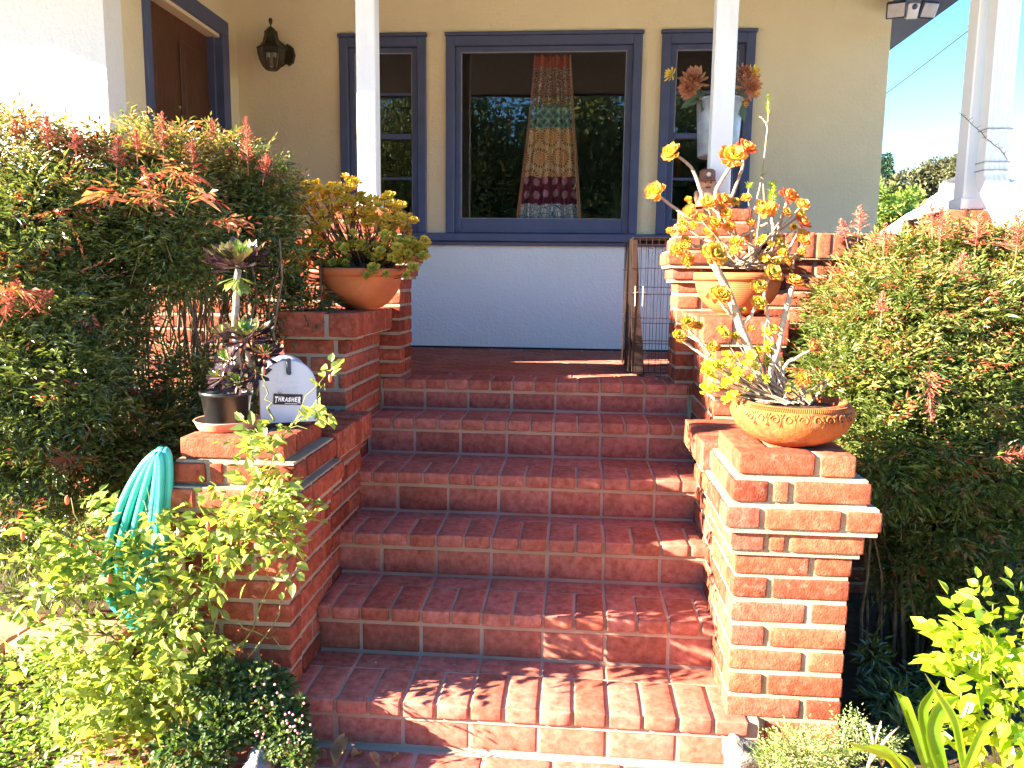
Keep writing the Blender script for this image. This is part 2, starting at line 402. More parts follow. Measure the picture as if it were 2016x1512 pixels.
def ring(mb, mo, x0, x1, y0, y1, zb, zt, pat, c=.006, j=.014, front=True, mtop=.008, jit=.0015):
    """one projecting course; pat = lengths along the front"""
    a = x0; tot = sum(pat)+j*(len(pat)-1); k = (x1-x0)/tot
    for q in pat:
        mb.rbox(a, a+q*k, y0, y0+.1, zb, zt, c, bv()); a += (q+j)*k
    for xa, xb in ((x0, x0+.1), (x1-.1, x1)):
        for s, t in runs(y0+.112, y1, .215, .215, .012): mb.rbox(xa, xb, s, t, zb, zt, c, bv())
    for s, t in runs(x0+.112, x1-.112, .1, .1, .012): mb.rbox(s, t, y0+.112, y1, zb, zt-.001, c, bv())
    mo.box(x0+.009, x1-.009, y0+.009, y1-.009, zb-.016, zt+mtop)
def rowlock(mb, mo, x0, x1, y0, y1, zb, zt, axis='y', w=.062, j=.011, c=.005, jit=.001):
    """bricks set on edge, side by side along the axis"""
    if axis == 'y':
        n = max(1, round((y1-y0)/(w+j))); s = (y1-y0)/n
        for i in range(n):
            a = y0+i*s+(j/2 if i else 0); b = y0+(i+1)*s-(j/2 if i < n-1 else 0); xm = x0+(x1-x0)*(.62 if (i % 2) else .6)
            d = rng.uniform(-.002, .002)
            mb.rbox(x0, xm-j/2, a, b, zb, zt+d, c, bv()); mb.rbox(xm+j/2, x1, a, b, zb, zt+d, c, bv())
    else:
        n = max(1, round((x1-x0)/(w+j))); s = (x1-x0)/n
        for i in range(n):
            mb.rbox(x0+i*s+j/2, x0+(i+1)*s-j/2, y0, y1, zb+rng.uniform(-.002, .002), zt+rng.uniform(-.002, .002), c, bv())
    mo.box(x0+.006, x1-.006, y0+.006, y1-.006, zb-.005, zt-.006)

# ---- stairs
ZT = [.003, -.1435, -.307, -.4745, -.638, -.8065, -.9625]
YN = [-.0134, -.2685, -.6123, -.894, -1.193, -1.489, -1.80]
XL = [.030, .030, .030, .030, .095, .00]; XR = [1.50, 1.50, 1.50, 1.50, 1.450, 1.53]
G0 = .245; P2 = .2105
stairs = thing('brick_stairs', 'six wide red brick steps with pale mortar leading up to the porch', 'stairs', (.77, -.8, -.96))
for k in range(6):
    mb = MB(); mo = MB(); mr = MB()
    yb = (YN[k-1]+.016) if k else .192
    z = ZT[k]; y0 = YN[k]
    x = G0-P2/2*8
    while x < XR[k]:
        a, b = max(x+.005, XL[k]), min(x+P2/2-.005, XR[k])
        if b-a > .02: mb.rbox(a, b, y0+rng.uniform(-.0015, .0015), y0+.205, z-.046, z+rng.uniform(-.001, .0012), .006, bv(), .0015)
        x += P2/2
    x = G0-P2*4
    ys = y0+.214
    while k and x < XR[k]:
        a, b = max(x+.005, XL[k]), min(x+P2-.005, XR[k])
        if b-a > .02: mb.rbox(a, b, ys, yb-.003, z-.046, z-.001+rng.uniform(-.001, .001), .003, bv(), .001)
        x += P2
    mo.box(XL[k]-.005, XR[k]+.005, y0+.012, yb+.02, z-.062, z-.005)
    # riser
    x = G0-P2*4; zt = z-.046-.016; zb = ZT[k+1]+.008
    while x < XR[k]:
        a, b = max(x+.0055, XL[k]), min(x+P2-.0055, XR[k])
        if b-a > .02: mr.rbox(a, b, y0+.014+rng.uniform(-.001, .001), y0+.07, zb, zt, .005, bv(), .0012)
        x += P2
    mo.box(XL[k]-.004, XR[k]+.004, y0+.0175, y0+.3, ZT[k+1]-.05, z-.055)
    # mortar fillet at the foot of the riser
    v = [(XL[k]-.004, y0+.017, ZT[k+1]+.012), (XR[k]+.004, y0+.017, ZT[k+1]+.012), (XR[k]+.004, y0+.001, ZT[k+1]+.0005), (XL[k]-.004, y0+.001, ZT[k+1]+.0005)]
    pass
    t = mb.build('tread', BRS, stairs, smooth=True); r = mr.build('riser', BRS, stairs, smooth=True); m = mo.build('mortar_bed', MORTS, stairs)
# ---- landing bricks at the foot
land = MB(); lm = MB()
x = -.55
while x < 2.0:
    for r_ in range(7):
        o = (.1 if r_ % 2 else 0)
        land.rbox(x+o+.006, x+o+.2045, -1.49-.105*(r_+1)+.005, -1.49-.105*r_-.005, -1.01, -.9625+rng.uniform(-.002, .002), .005, bv())
    x += P2
lm.box(-.56, 2.1, -2.24, -1.47, -1.02, -.966)
lt = thing('brick_path', 'level red brick path at the foot of the steps', 'path', (.7, -1.8, -.97)); lt['kind'] = 'structure'
land.build('path_brick', BRS, lt, smooth=True); lm.build('mortar_bed', MORTS, lt)

# ---- porch floor
pf = thing('porch_floor', 'red brick porch floor laid in herringbone behind the top step', 'porch floor', (.77, .9, 0))
fb = MB(); fm = MB()
def floorrow(y0, y1, L, x0, x1, off):
    x = x0+off-L
    while x < x1:
        a, b = max(x+.004, x0), min(x+L-.004, x1)
        if b-a > .02: fb.box(a, b, y0, y1, -.04, rng.uniform(-.0005, .001), .003, bv(), .0006)
        x += L
floorrow(.205, .30, P2, -1.39, 2.95, .03)
floorrow(1.62, 1.735, P2, -1.39, 2.95, .09)
import bmesh
bm = bmesh.new()
# 45 degree herringbone field, cut to the rectangle
hb = MB(); Lb, Wb = .2105, .10525
for i in range(-34, 34):
    for j_ in range(-34, 34):
        for typ in (0, 1):
            ox = (i*Wb)+j_*2*Lb/1; oy = i*Wb
            # classic herringbone unit
            bx, by = i*Wb+j_*2*Lb, i*Wb
            if typ == 0: q = (bx, bx+Lb, by, by+Wb)
            else: q = (bx-Wb, bx, by, by+Lb) if False else (bx+Lb, bx+Lb+Wb, by-Wb, by+Lb-Wb)
            cx, cy = (q[0]+q[1])/2, (q[2]+q[3])/2
            c45 = math.sqrt(.5); X = (cx-cy)*c45+.75; Y = (cx+cy)*c45+.9
            if -1.5 < X < 3.05 and .15 < Y < 1.72:
                T = np.eye(4); T[:2, :2] = [[c45, -c45], [c45, c45]]; T[0, 3] = .75; T[1, 3] = .9
                hb.box(q[0]+.0035, q[1]-.0035, q[2]+.0035, q[3]-.0035, -.04, rng.uniform(-.0006, .0008), .002, bv(), 0, T)
ho = hb.build('floor_brick', BRS, pf)
bm.from_mesh(ho.data)
for co, no in (((0, .308, 0), (0, -1, 0)), ((0, 1.612, 0), (0, 1, 0)), ((-1.39, 0, 0), (-1, 0, 0)), ((2.95, 0, 0), (1, 0, 0))):
    bmesh.ops.bisect_plane(bm, geom=bm.verts[:]+bm.edges[:]+bm.faces[:], plane_co=co, plane_no=no, clear_outer=True)
bm.to_mesh(ho.data); bm.free()
fm.box(-1.395, 2.96, .19, 1.745, -.06, -.0022)
fb.build('border_brick', BRS, pf); fm.build('mortar_bed', MORTS, pf)
tp = MB(); tp.box(-1.39, 2.95, 1.737, 1.746, -.0, .012); tp.build('wall_gap', m_simple('dark_gap', (.02, .02, .025), .9), pf)

# ---- lower piers (either side of the foot of the steps)
def lower_pier(name, x0, x1, lab, mir):
    t = thing(name, lab, 'brick pier', ((x0+x1)/2, -1.27, -.97))
    y0, y1 = -1.45, -1.09
    b = MB(); m = MB(); c = MB(); cm = MB()
    courses(b, m, x0, x1, y0, y1, -1.02, -.300, phase=0 if not mir else 1)
    ring(c, cm, x0-.018, x1+.025, y0-.018, y1+.02, -.285, -.226, [.1, .045, .215] if not mir else [.215, .1], mtop=.004)
    ring(c, cm, x0-.038, x1+.062, y0-.04, y1+.035, -.212, -.153, [.1, .215, .1], mtop=.006)
    ring(c, cm, x0-.016, x1+.035, y0-.016, y1+.03, -.139, -.078, [.1, .045, .215] if not mir else [.105, .04, .215], mtop=.008)
    ring(c, cm, x0+.003, x1-.004, y0+.004, y1-.01, -.064, -.002, [.215, .1], mtop=-.004)
    b.build('pier_body', BR, t, smooth=True); m.build('mortar', MORT, t); c.build('cap_course', BR, t, smooth=True); cm.build('cap_mortar', MORT, t)
    return t
lower_pier('brick_pier', 1.443, 1.779, 'corbelled brick pier at the foot of the steps under the ornate terracotta bowl', False)
lower_pier('brick_pier', -.238, .098, 'corbelled brick pier at the foot of the steps carrying the mailbox and saucer', True)
# ---- stepped side walls
def cheek(s, lab):
    cx = .771; q = lambda x: cx+s*(x-cx)         # s=1: left as measured, s=-1 mirrored to the right
    sx = lambda a, b: (min(q(a), q(b)), max(q(a), q(b)))
    t = thing('stepped_brick_wall', lab, 'brick wall', (q(-.1), -.6, -.9))
    b = MB(); m = MB(); c = MB(); cm = MB()
    xa, xb = sx(-.24, .085)
    courses(b, m, xa, xb, -1.085, -.57, -1.0, -.165, pitch=.075)
    xa, xb = sx(-.28, .135)
    rowlock(c, cm, xa, xb, -1.045, -.585, -.155, -.058)
    xa, xb = sx(-.24, .024)
    courses(b, m, xa, xb, -.575, .0, -1.0, .232, pitch=.072, h=.058)
    xa, xb = sx(-.25, .082)
    # cap: one course laid flat as the front stretcher, then bricks on edge
    f0, f1 = xa, xb; mid = f0+(f1-f0)*(.62 if s > 0 else .38)
    c.rbox(f0, mid-.010, -.60, -.505, .246, .348, .007, .55); c.rbox(mid+.010, f1, -.60, -.505, .246, .346, .007, .3)
    rowlock(c, cm, xa, xb, -.493, .02, .246, .347)
    cm.box(xa+.008, xb-.008, -.592, -.48, .236, .338)
    b.build('wall_body', BR, t, smooth=True); m.build('mortar', MORT, t); c.build('cap_brick', BR, t, smooth=True); cm.build('cap_mortar', MORT, t)
cheek(1, 'stepped brick side wall of the stairs below the smooth terracotta bowl of golden succulent')
cheek(-1, 'stepped brick side wall of the stairs behind the tall orange rosette succulent')
# ---- porch piers
def porch_pier(x0, x1, y0, y1, top, lab, z0=-.06, name='porch_pier'):
    t = thing(name, lab, 'brick pier', ((x0+x1)/2, (y0+y1)/2, 0))
    b = MB(); m = MB(); c = MB(); cm = MB()
    zb = top-.334
    courses(b, m, x0, x1, y0, y1, z0, zb-.008, pitch=.0685, h=.056, c=.007)
    o = .028
    for e, ze in ((.028, 0), (.052, .067), (.022, .134), (.004, .201), (-.018, .268)):
        ring(c, cm, x0-e, x1+e, y0-e, y1+e, zb+ze, zb+ze+.056, [.1, .215] if (ze*15 % 2) < 1 else [.215, .1], mtop=.008 if ze < .26 else -.004)
    b.build('pier_body', BR, t, smooth=True); m.build('mortar', MORT, t); c.build('cap_course', BR, t, smooth=True); cm.build('cap_mortar', MORT, t)
porch_pier(-.215, .125, .004, .262, .83, 'tall brick porch pier at the top of the steps behind the golden succulent')
porch_pier(1.432, 1.778, .004, .262, .83, 'tall brick porch pier at the top of the steps carrying the small clay figurine')
porch_pier(2.60, 2.94, .004, .30, .83, 'brick porch pier at the porch corner under the post with the downspout', -1.0)
# ---- low porch walls
def lowwall(x0, x1, lab):
    t = thing('porch_wall', lab, 'brick wall', ((x0+x1)/2, .1, -.9))
    b = MB(); m = MB(); c = MB(); cm = MB()
    courses(b, m, x0, x1, .03, .23, -1.0, .585, pitch=.0735, sides=())
    rowlock(c, cm, x0, x1, .0, .26, .598, .712, 'x')
    b.build('wall_body', BR, t, smooth=True); m.build('mortar', MORT, t); c.build('cap_brick', BR, t, smooth=True); cm.build('cap_mortar', MORT, t)
lowwall(1.835, 2.545, 'low brick porch wall with an upright brick coping behind the right hand shrubs')
lowwall(-2.6, -.27, 'low brick porch wall seen between the canes of the left hand shrubs')
t = thing('brick_pillar', 'short shaded brick pillar between the house corner and the corner porch pier', 'brick pillar', (2.75, .75, 0))
b = MB(); m = MB(); courses(b, m, 2.78, 3.06, .62, .92, -.9, .83, sides=('x-', 'x+')); b.build('pillar_body', BR, t, smooth=True); m.build('mortar', MORT, t)

# ------------------------------------------------------------------ house
W = 1.748
house = thing('house', 'ochre and white stucco house with slate blue trim around the brick porch', 'house', (.8, 3, 0))
XD = -1.399; XC = 2.946
yw = MB(); ww = MB()
wins = [(-.672, -.083), (.061, 1.362), (1.496, 2.091)]; WZ0, WZ1 = .80, 2.094
# wall strips around the openings, one solid 0.16 thick
xs = [XD-.16, wins[0][0], wins[0][1], wins[1][0], wins[1][1], wins[2][0], wins[2][1], XC]
for i in (0, 2, 4, 6): yw.box(xs[i], xs[i+1], W, W+.16, WZ0-.03, WZ1)
yw.box(XD-.16, XC, W, W+.16, WZ1, 2.62)
ww.box(XD-.16, XC, W+.001, W+.16, -1.1, WZ0-.03)
yw.box(XC-.16, XC-.001, W+.16, 8.5, -1.1, 2.62)       # right flank of the house
yw.box(XD-.16, XC, 8.34, 8.5, -1.1, 2.62)
# door wall, opening y .58..1.50
DY0, DY1, DZ = .60, 1.49, 2.03
yw.box(XD-.16, XD, .19+.16, DY0, -1.1, 2.62); yw.box(XD-.16, XD, DY1, W, -1.1, 2.62); yw.box(XD-.16, XD, DY0, DY1, DZ, 2.62)
yw.build('wall', ST_Y, house)
wf = MB(); wf.box(-9, XD-.001, .19, .35, -1.1, 2.9); wf.box(XD-.16+.0, XD-.0005, .1905, .349, -1.1, 2.62); wf.build('front_wall', ST_W, house)
ww.build('lower_wall', ST_W, house)
# interior
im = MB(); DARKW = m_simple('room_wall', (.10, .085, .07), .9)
im.box(XD, XC-.17, W+.17, 5.6, -.05, .0); im.box(XD, XC-.17, W+.17, 5.6, 2.45, 2.5)
im.box(XD-.05, XD, W+.17, 5.6, 0, 2.5)
fa, fb_ = at(1165, 375, 5.6), at(1235, 432, 5.6)
xa, xb, za, zb = 1.50, 2.05, .60, 1.28
im.box(XD, xa, 5.6, 5.7, 0, 2.5); im.box(xb, XC-.17, 5.6, 5.7, 0, 2.5); im.box(xa, xb, 5.6, 5.7, 0, za); im.box(xa, xb, 5.6, 5.7, zb, 2.5)
im.build('room', DARKW, house)
# roof: porch roof slab + main roof, unseen eave stepped to shape the posts' shadow
rf = MB()
for xa_, xb_, ye in ((-9.2, -3.7, -.52), (-3.7, -2.5, -.86), (-2.5, 3.38, -1.3)):
    rf.prism([(ye, 2.42), (ye, 2.56), (1.9, 3.3), (8.7, 3.3), (8.7, 2.62), (1.7, 2.62), (1.7, 2.45)], 'x', xa_, xb_-.001)
rf.build('roof', BROWNCEIL, house)
fa = MB(); fa.box(3.382, 3.41, -1.3, 8.7, 2.44, 2.66); fa.box(-2.5, 3.41, -1.33, -1.302, 2.40, 2.58); fa.box(XC+.002, 3.38, W-.1, 8.6, 2.30, 2.44)
fa.build('fascia', BLUE, house)
# trim: continuous sill band
sb = MB(); sb.box(-.70, 2.12, W-.055, W-.001, .742, .797, .006); sb.box(-.70, 2.12, W-.030, W-.001, .715, .741, .004); sb.build('window_sill', BLUE, house)
def window(x0, x1, kind):
    f = MB(); z0, z1 = .799, WZ1
    # casing, stepped
    cw = .055
    f.box(x0-.004, x0+cw, W-.028, W+.02, z0, z1, .004); f.box(x1-cw, x1+.004, W-.028, W+.02, z0, z1, .004); f.box(x0+cw, x1-cw, W-.028, W+.02, z1-.062, z1, .004)
    f.box(x0-.012, x1+.012, W-.038, W-.002, z1+.001, z1+.022, .003)
    wi = f.build('window', BLUE, house)
    s = MB(); a, b = x0+cw, x1-cw; s0 = z0+.002; s1 = z1-.063; sw = .042
    ys, ye = W+.002, W+.045
    s.box(a, a+sw, ys, ye, s0, s1, .003); s.box(b-sw, b, ys, ye, s0, s1, .003); s.box(a+sw, b-sw, ys, ye, s1-.034, s1, .003); s.box(a+sw, b-sw, ys, ye, s0, s0+.098, .004)
    s.box(a+sw, b-sw, ys-.012, ys+.006, s0+.001, s0+.02, .003)
    if kind:
        H0 = s0+.098; H1 = s1-.034; mid = (H0+H1)/2
        s.box(a+sw, b-sw, ys-.004, ye, mid-.018, mid+.018, .003)
        for q in ((H0+mid)/2-.006, (H1+mid)/2+.006): s.box(a+sw, b-sw, ys+.006, ye-.008, q-.009, q+.009, .002)
    s.build('sash', BLUE, wi)
    g = MB(); g.add([(a+.03, W+.026, s0+.05), (b-.03, W+.026, s0+.05), (b-.03, W+.026, s1-.02), (a+.03, W+.026, s1-.02)], A([[0, 1, 2, 3]])); g.build('pane', GLASS, wi)
    ln = MB()   # pale putty line beside the glass
    for u0, u1, v0, v1 in ((a+sw, a+sw+.004, s0+.098, s1-.034), (b-sw-.004, b-sw, s0+.098, s1-.034), (a+sw, b-sw, s0+.098, s0+.102), (a+sw, b-sw, s1-.038, s1-.034)):
        ln.box(u0, u1, W+.004, W+.024, v0, v1)
    ln.build('putty_line', m_simple('putty', (.28, .27, .3), .6), wi)
for i, (a, b) in enumerate(wins): window(a, b, i != 1)
# inner far window with its mullions
iw = MB()
for u in (xa, xb-.03): iw.box(u, u+.03, 5.56, 5.62, za, zb)
for v in (za, za+.22, zb-.03): iw.box(xa, xb, 5.55, 5.61, v, v+.022)
iw.box((xa+xb)/2-.01, (xa+xb)/2+.012, 5.545, 5.605, za, zb); iw.box(xa-.12, xa-.06, 5.5, 5.58, 0, 1.6); iw.box(xa-.12, xb+.15, 5.5, 5.58, 1.55, 1.6)
iw.build('inner_window', WHITEP, house)
# door
dm = MB(); dx = XD-.075
fr = MB()
fr.box(XD-.13, XD+.022, DY0-.055, DY0+.002, 0, DZ+.02, .003); fr.box(XD-.13, XD+.022, DY1-.012, DY1+.085, 0, DZ+.02, .003); fr.box(XD-.13, XD+.022, DY0-.055, DY1+.085, DZ+.021, DZ+.12, .003)
fr.box(XD-.13, XD-.03, DY0+.002, DY0+.012, 0, DZ+.02, .002); fr.box(XD-.13, XD-.03, DY1-.035, DY1-.012, 0, DZ+.02, .002)
doorf = fr.build('door_frame', BLUE, house)
dm.box(dx-.04, dx, DY0+.012, DY1-.035, .01, DZ, .002)
door = dm.build('door', WOOD, house)
pn = MB()
dw = DY1-DY0-.07; c0 = DY0+.035
for (u0, u1) in ((.12, .46), (.54, .88)):
    for (v0, v1) in ((.12, .62), (.74, 1.28), (1.40, 1.90)):
        a0, a1 = c0+u0*dw, c0+u1*dw
        for e, d in ((0, .010), (.022, .004), (.05, .012)):
            pn.box(dx+.0005, dx+d, a0+e, a1-e, v0+e, v1-e, .003)
pn.build('door_panel', WOOD, door)
kb = MB(); kb.ball((dx+.05, DY0+.10, 1.0), .028); kb.tube([(dx, DY0+.10, 1.0), (dx+.04, DY0+.10, 1.0)], .012); 
kb.build('door_knob', BRASS, door, smooth=True)
kb = MB(); kb.ball((dx+.006, (DY0+DY1)/2, 1.5), .011); kb.build('peephole', BRASS, door, smooth=True)

# porch posts
def post(x0, x1, y0, y1, z0, lab):
    t = thing('porch_post', lab, 'post', ((x0+x1)/2, (y0+y1)/2, z0), 'white posts holding up the porch roof')
    b = MB(); b.box(x0, x1, y0, y1, z0, 2.43, .006); b.build('shaft', WHITEP, t)
    b = MB(); b.box(x0-.012, x1+.012, y0-.012, y1+.012, z0-.002, z0+.05, .004); b.build('base', WHITEP, t)
    return t
post(-.098, -.006, .08, .172, .828, 'white wooden porch post rising behind the golden succulent, sunlit below a shadow line')
post(1.571, 1.668, .08, .172, .828, 'white wooden porch post with the galvanised bucket of flowers behind it')
post(2.708, 2.80, .08, .18, .828, 'white wooden porch post at the corner with a downspout beside it')
# downspout
ds = thing('downspout', 'white fluted downspout beside the corner post, kinked outwards at its foot', 'downspout', (2.83, .0, .6))
def sweep(mb, path, wx, wy, flutes):
    prof = []
    n = 9
    for i in range(n+1):
        prof.append((-wx/2+wx*i/n, -wy/2-(.004 if i % 2 else 0)))
    prof += [(wx/2, wy/2), (-wx/2, wy/2)]; prof = A(prof); k = len(prof); V = []
    for p, ang in path:
        c, s = math.cos(ang), math.sin(ang)
        for a, b in prof: V.append((p[0]+a, p[1]+b*c, p[2]+b*s))
    f = [[i*k+j, i*k+(j+1) % k, (i+1)*k+(j+1) % k, (i+1)*k+j] for i in range(len(path)-1) for j in range(k)]
    mb.add(V, f+[list(range(k))[::-1], [(len(path)-1)*k+j for j in range(k)]])
b = MB(); sweep(b, [((2.775, .01, 2.42), 0), ((2.785, .01, .97), 0), ((2.79, .0, .93), -.35), ((2.80, -.12, .80), -.6), ((2.805, -.145, .74), -.2), ((2.80, -.145, .66), .15), ((2.795, -.10, .50), .3), ((2.79, -.07, .40), 0), ((2.79, -.07, -.5), 0)], .095, .07, 9)
b.build('pipe', m_simple('downspout_paint', (.8, .79, .76), .4, .4, .03), ds)
for z in (.985, 1.02, 1.16):
    b = MB(); b.box(2.732, 2.842, -.032, .05, z, z+.005); b.build('band', m_simple('band_grey', (.35, .37, .42), .5), ds)

# wall lantern
ln = thing('wall_lantern', 'aged bronze wall lantern with curved glass panes beside the front door', 'lantern', (-1.09, W, 2.0))
T = np.eye(4); T[:3, 3] = (-1.098, 1.60, 0)
def hexl(mb, prof, rot=.3, n=6, mi=0):
    Q = np.eye(4); c, s_ = math.cos(rot), math.sin(rot); Q[:2, :2] = [[c, -s_], [s_, c]]; Q[:3, 3] = (-1.098, 1.60, 0); mb.lathe(prof, n, (0, 0, 0), .5, T=Q, mi=mi)
zc = 1.985; K = .94
gp = [(.040, -.128), (.060, -.108), (.080, -.07), (.092, -.025), (.094, .012)]
b = MB(); hexl(b, [(r*K, zc+z) for r, z in gp]); b.build('glass_pane', LGLASS, ln)
b = MB()
b.lathe([(.0, .20), (.010, .198), (.014, .186), (.012, .172), (.005, .158), (.004, .148), (.018, .138), (.028, .128), (.028, .118), (.0, .117)], 16, (-1.098, 1.60, zc))
b.build('finial', DARKM, ln, smooth=True)
b = MB()
hexl(b, [(.001, zc+.119), (.042, zc+.118), (.044, zc+.09), (.055, zc+.05), (.072, zc+.025), (.094, zc+.012), (.096, zc+.004), (.088, zc+.002), (.001, zc+.004)])
b.build('hood', DARKM, ln)
b = MB()
for q in range(6):
    a = .3+q*PI/3; b.tube([(-1.098+r*K*math.cos(a)*1.01, 1.60+r*K*math.sin(a)*1.01, zc+z) for r, z in gp], .0032, 6)
hexl(b, [(.001, zc-.131), (.041, zc-.131), (.041, zc-.125), (.001, zc-.125)])
b.build('frame', DARKM, ln)
b = MB(); b.prism([(-1.03+.045*math.cos(q/8*2*PI), 1.985+.07*math.sin(q/8*2*PI)) for q in range(8)], 'y', W-.03, W-.001); b.tube([(-1.03, W-.02, 2.02), (-1.06, 1.67, 2.045), (-1.09, 1.62, 2.07)], .010, 8); b.tube([(-1.03, W-.02, 1.95), (-1.05, 1.67, 1.90), (-1.09, 1.61, 1.862)], .007, 8)
b.build('wall_plate', DARKM, ln, fixn=True)
b = MB()
for dx_ in (-.022, .02): b.tube([(-1.098+dx_, 1.60, zc-.125), (-1.098+dx_, 1.60, zc-.05)], .009, 10)
b.build('candle_tube', m_simple('candle_brown', (.12, .08, .06), .6), ln)
b = MB(); b.tube([(-1.12, 1.60, zc-.05), (-1.12, 1.60, zc-.02)], .012, 10); b.tube([(-1.078, 1.60, zc-.05), (-1.078, 1.60, zc-.02)], .012, 10); b.build('bulb_socket', m_simple('socket_cream', (.6, .55, .4), .6), ln)

# doorbell pull on the wall
q = at(459, 235, W)
b = MB(); b.tube([(q[0], W-.008, q[2]+.05), (q[0], W-.008, q[2]-.0)], .0015, 5); b.ball((q[0], W-.010, q[2]-.01), .010, sc=(1, .6, 1.3))
tag(b.build('hanging_bell', m_simple('bell_bronze', (.16, .11, .07), .5), smooth=True), 'tiny bronze bell hanging on the ochre wall beside the door', 'bell')

# floodlight under the eave
fl = thing('floodlight', 'twin head security floodlight with a sensor under the blue eave', 'floodlight', (3.05, 1.62, 2.4))
b = MB(); b.box(2.99, 3.14, 1.60, 1.70, 2.27, 2.42, .008); b.build('mount', NAVY, fl)
def head(x, z, tilt, rz, w_=.095, h_=.08):
    T = np.array((Matrix.Translation((x, 1.55, z)) @ Matrix.Rotation(rz, 4, 'Z') @ Matrix.Rotation(tilt, 4, 'X')))
    a = MB(); a.box(-w_/2-.008, w_/2+.008, -.005, .03, -h_/2-.008, h_/2+.008, .006, T=T); o = a.build('lamp_head', NAVY, fl)
    a = MB(); a.box(-w_/2, w_/2, -.010, -.004, -h_/2, h_/2, .003, T=T); a.build('lens', m_simple('lens_grey', (.5, .46, .46), .3, .5), o)
q = at(1764, 20, 1.55); head(q[0], q[2], .5, -.35)
q = at(1829, 20, 1.55); head(q[0], q[2], .5, .25)
q = at(1797, 22, 1.55)
T = np.array((Matrix.Translation((q[0], 1.55, q[2])) @ Matrix.Rotation(.45, 4, 'X')))
a = MB(); a.box(-.035, .035, -.01, .03, -.045, .045, .006, T=T); o = a.build('sensor', m_simple('sensor_white', (.7, .7, .72), .4), fl)
a = MB(); a.ball((q[0]+.003, 1.535, q[2]+.022), .018); a.build('sensor_eye', BLUE, o, smooth=True)

# ------------------------------------------------------------------ curtain
cu = thing('curtain', 'patchwork curtain of patterned cloth panels hanging inside the large middle window', 'curtain', (.77, 1.95, .85))
def m_cloth(name, kind, c1, c2, c3=None, sc=30):
    c1, c2 = (tuple(min(.85, q*1.55) for q in c) for c in (c1, c2)); k = N(name, .9, .1); co = k.coord(); mp = k.mapv((sc, 0, sc), vec=co)
    if kind == 'dots' or kind == 'medal':
        # circular medallions on a grid in x / z
        sx = k.n('SeparateXYZ'); k.l(mp, sx.inputs[0])
        fx = k.math('SUBTRACT', k.math('FRACT', sx.outputs[0]), .5)
        row = k.math('FLOOR', sx.outputs[2])
        fx = k.math('SUBTRACT', k.math('FRACT', k.math('ADD', sx.outputs[0], k.math('MULTIPLY', row, .5))), .5)
        fz = k.math('SUBTRACT', k.math('FRACT', sx.outputs[2]), .5)
        r = k.math('SQRT', k.math('ADD', k.math('MULTIPLY', fx, fx), k.math('MULTIPLY', fz, fz)))
        if kind == 'dots': c = k.ramp(r, [(.0, c2), (.30, c2), (.34, c1), (1, c1)])
        else:
            an = k.math('ARCTAN2', fz, fx); sp = k.math('ADD', k.math('MULTIPLY', k.math('SINE', k.math('MULTIPLY', an, 22)), .5), .5)
            rings = k.ramp(r, [(0, c1), (.07, c1), (.09, c2), (.14, c2), (.15, c1), (.2, c2), (.24, c2), (.26, c1), (.32, c1)], 'CONSTANT')
            spk = k.mix(k.ramp(sp, [(.45, (0, 0, 0)), (.5, (1, 1, 1))], 'CONSTANT'), c1, c3)
            c = k.mix(k.ramp(r, [(.0, (0, 0, 0)), (.33, (1, 1, 1)), (.47, (0, 0, 0))], 'CONSTANT'), rings, spk)
    elif kind == 'lattice':
        sx = k.n('SeparateXYZ'); k.l(mp, sx.inputs[0])
        u = k.math('ADD', sx.outputs[0], sx.outputs[2]); v = k.math('SUBTRACT', sx.outputs[0], sx.outputs[2])
        mx_ = k.math('MAXIMUM', k.math('ABSOLUTE', k.math('SUBTRACT', k.math('FRACT', u), .5)), k.math('ABSOLUTE', k.math('SUBTRACT', k.math('FRACT', v), .5)))
        c = k.ramp(mx_, [(0, c1), (.28, c2), (.33, c1), (.42, c2)], 'CONSTANT')
    elif kind == 'damask':
        vo = k.n('TexVoronoi', feature='F1'); vo.inputs['Scale'].default_value = sc; k.l(k.mapv((1, 0, .75)), vo.inputs['Vector']); vo.inputs['Randomness'].default_value = .15
        an = k.noise(sc*6, 3, .6)
        c = k.ramp(k.math('ADD', vo.outputs['Distance'], k.math('MULTIPLY', an, .25)), [(0, c2), (.42, c2), (.47, c1), (1, c1)])
    else:
        vo = k.n('TexVoronoi', feature='DISTANCE_TO_EDGE'); vo.inputs['Scale'].default_value = sc; k.l(co, vo.inputs['Vector'])
        c = k.ramp(vo.outputs['Distance'], [(0, c2), (.045, c2), (.08, c1), (1, c1)])
    k.color(c); k.bump(k.noise(300, 3), .2, .001)
    return k.m
bands = [(1.99, 1.915, m_cloth('cloth_rust', 'x', (.38, .09, .05), (.30, .06, .04), sc=40)),
         (1.915, 1.665, m_cloth('cloth_brown_print', 'x', (.13, .045, .045), (.5, .38, .28), sc=55)),
         (1.665, 1.515, m_cloth('cloth_teal_lattice', 'lattice', (.03, .13, .15), (.30, .42, .38), sc=16)),
         (1.515, 1.19, m_cloth('cloth_ochre_medallion', 'medal', (.62, .45, .26), (.55, .26, .10), (.45, .08, .05), sc=7.2)),
         (1.19, 1.005, m_cloth('cloth_maroon', 'damask', (.13, .015, .045), (.42, .22, .28), sc=15)),
         (1.005, .86, m_cloth('cloth_teal_white', 'x', (.52, .58, .55), (.03, .16, .20), sc=34))]
yc_ = 1.835
def cx_at(z): # left / right hems measured at the window
    t_ = (1.99-z)/(1.99-.90); return .655-.10*t_**1.2, .885+.085*t_
NX = 90
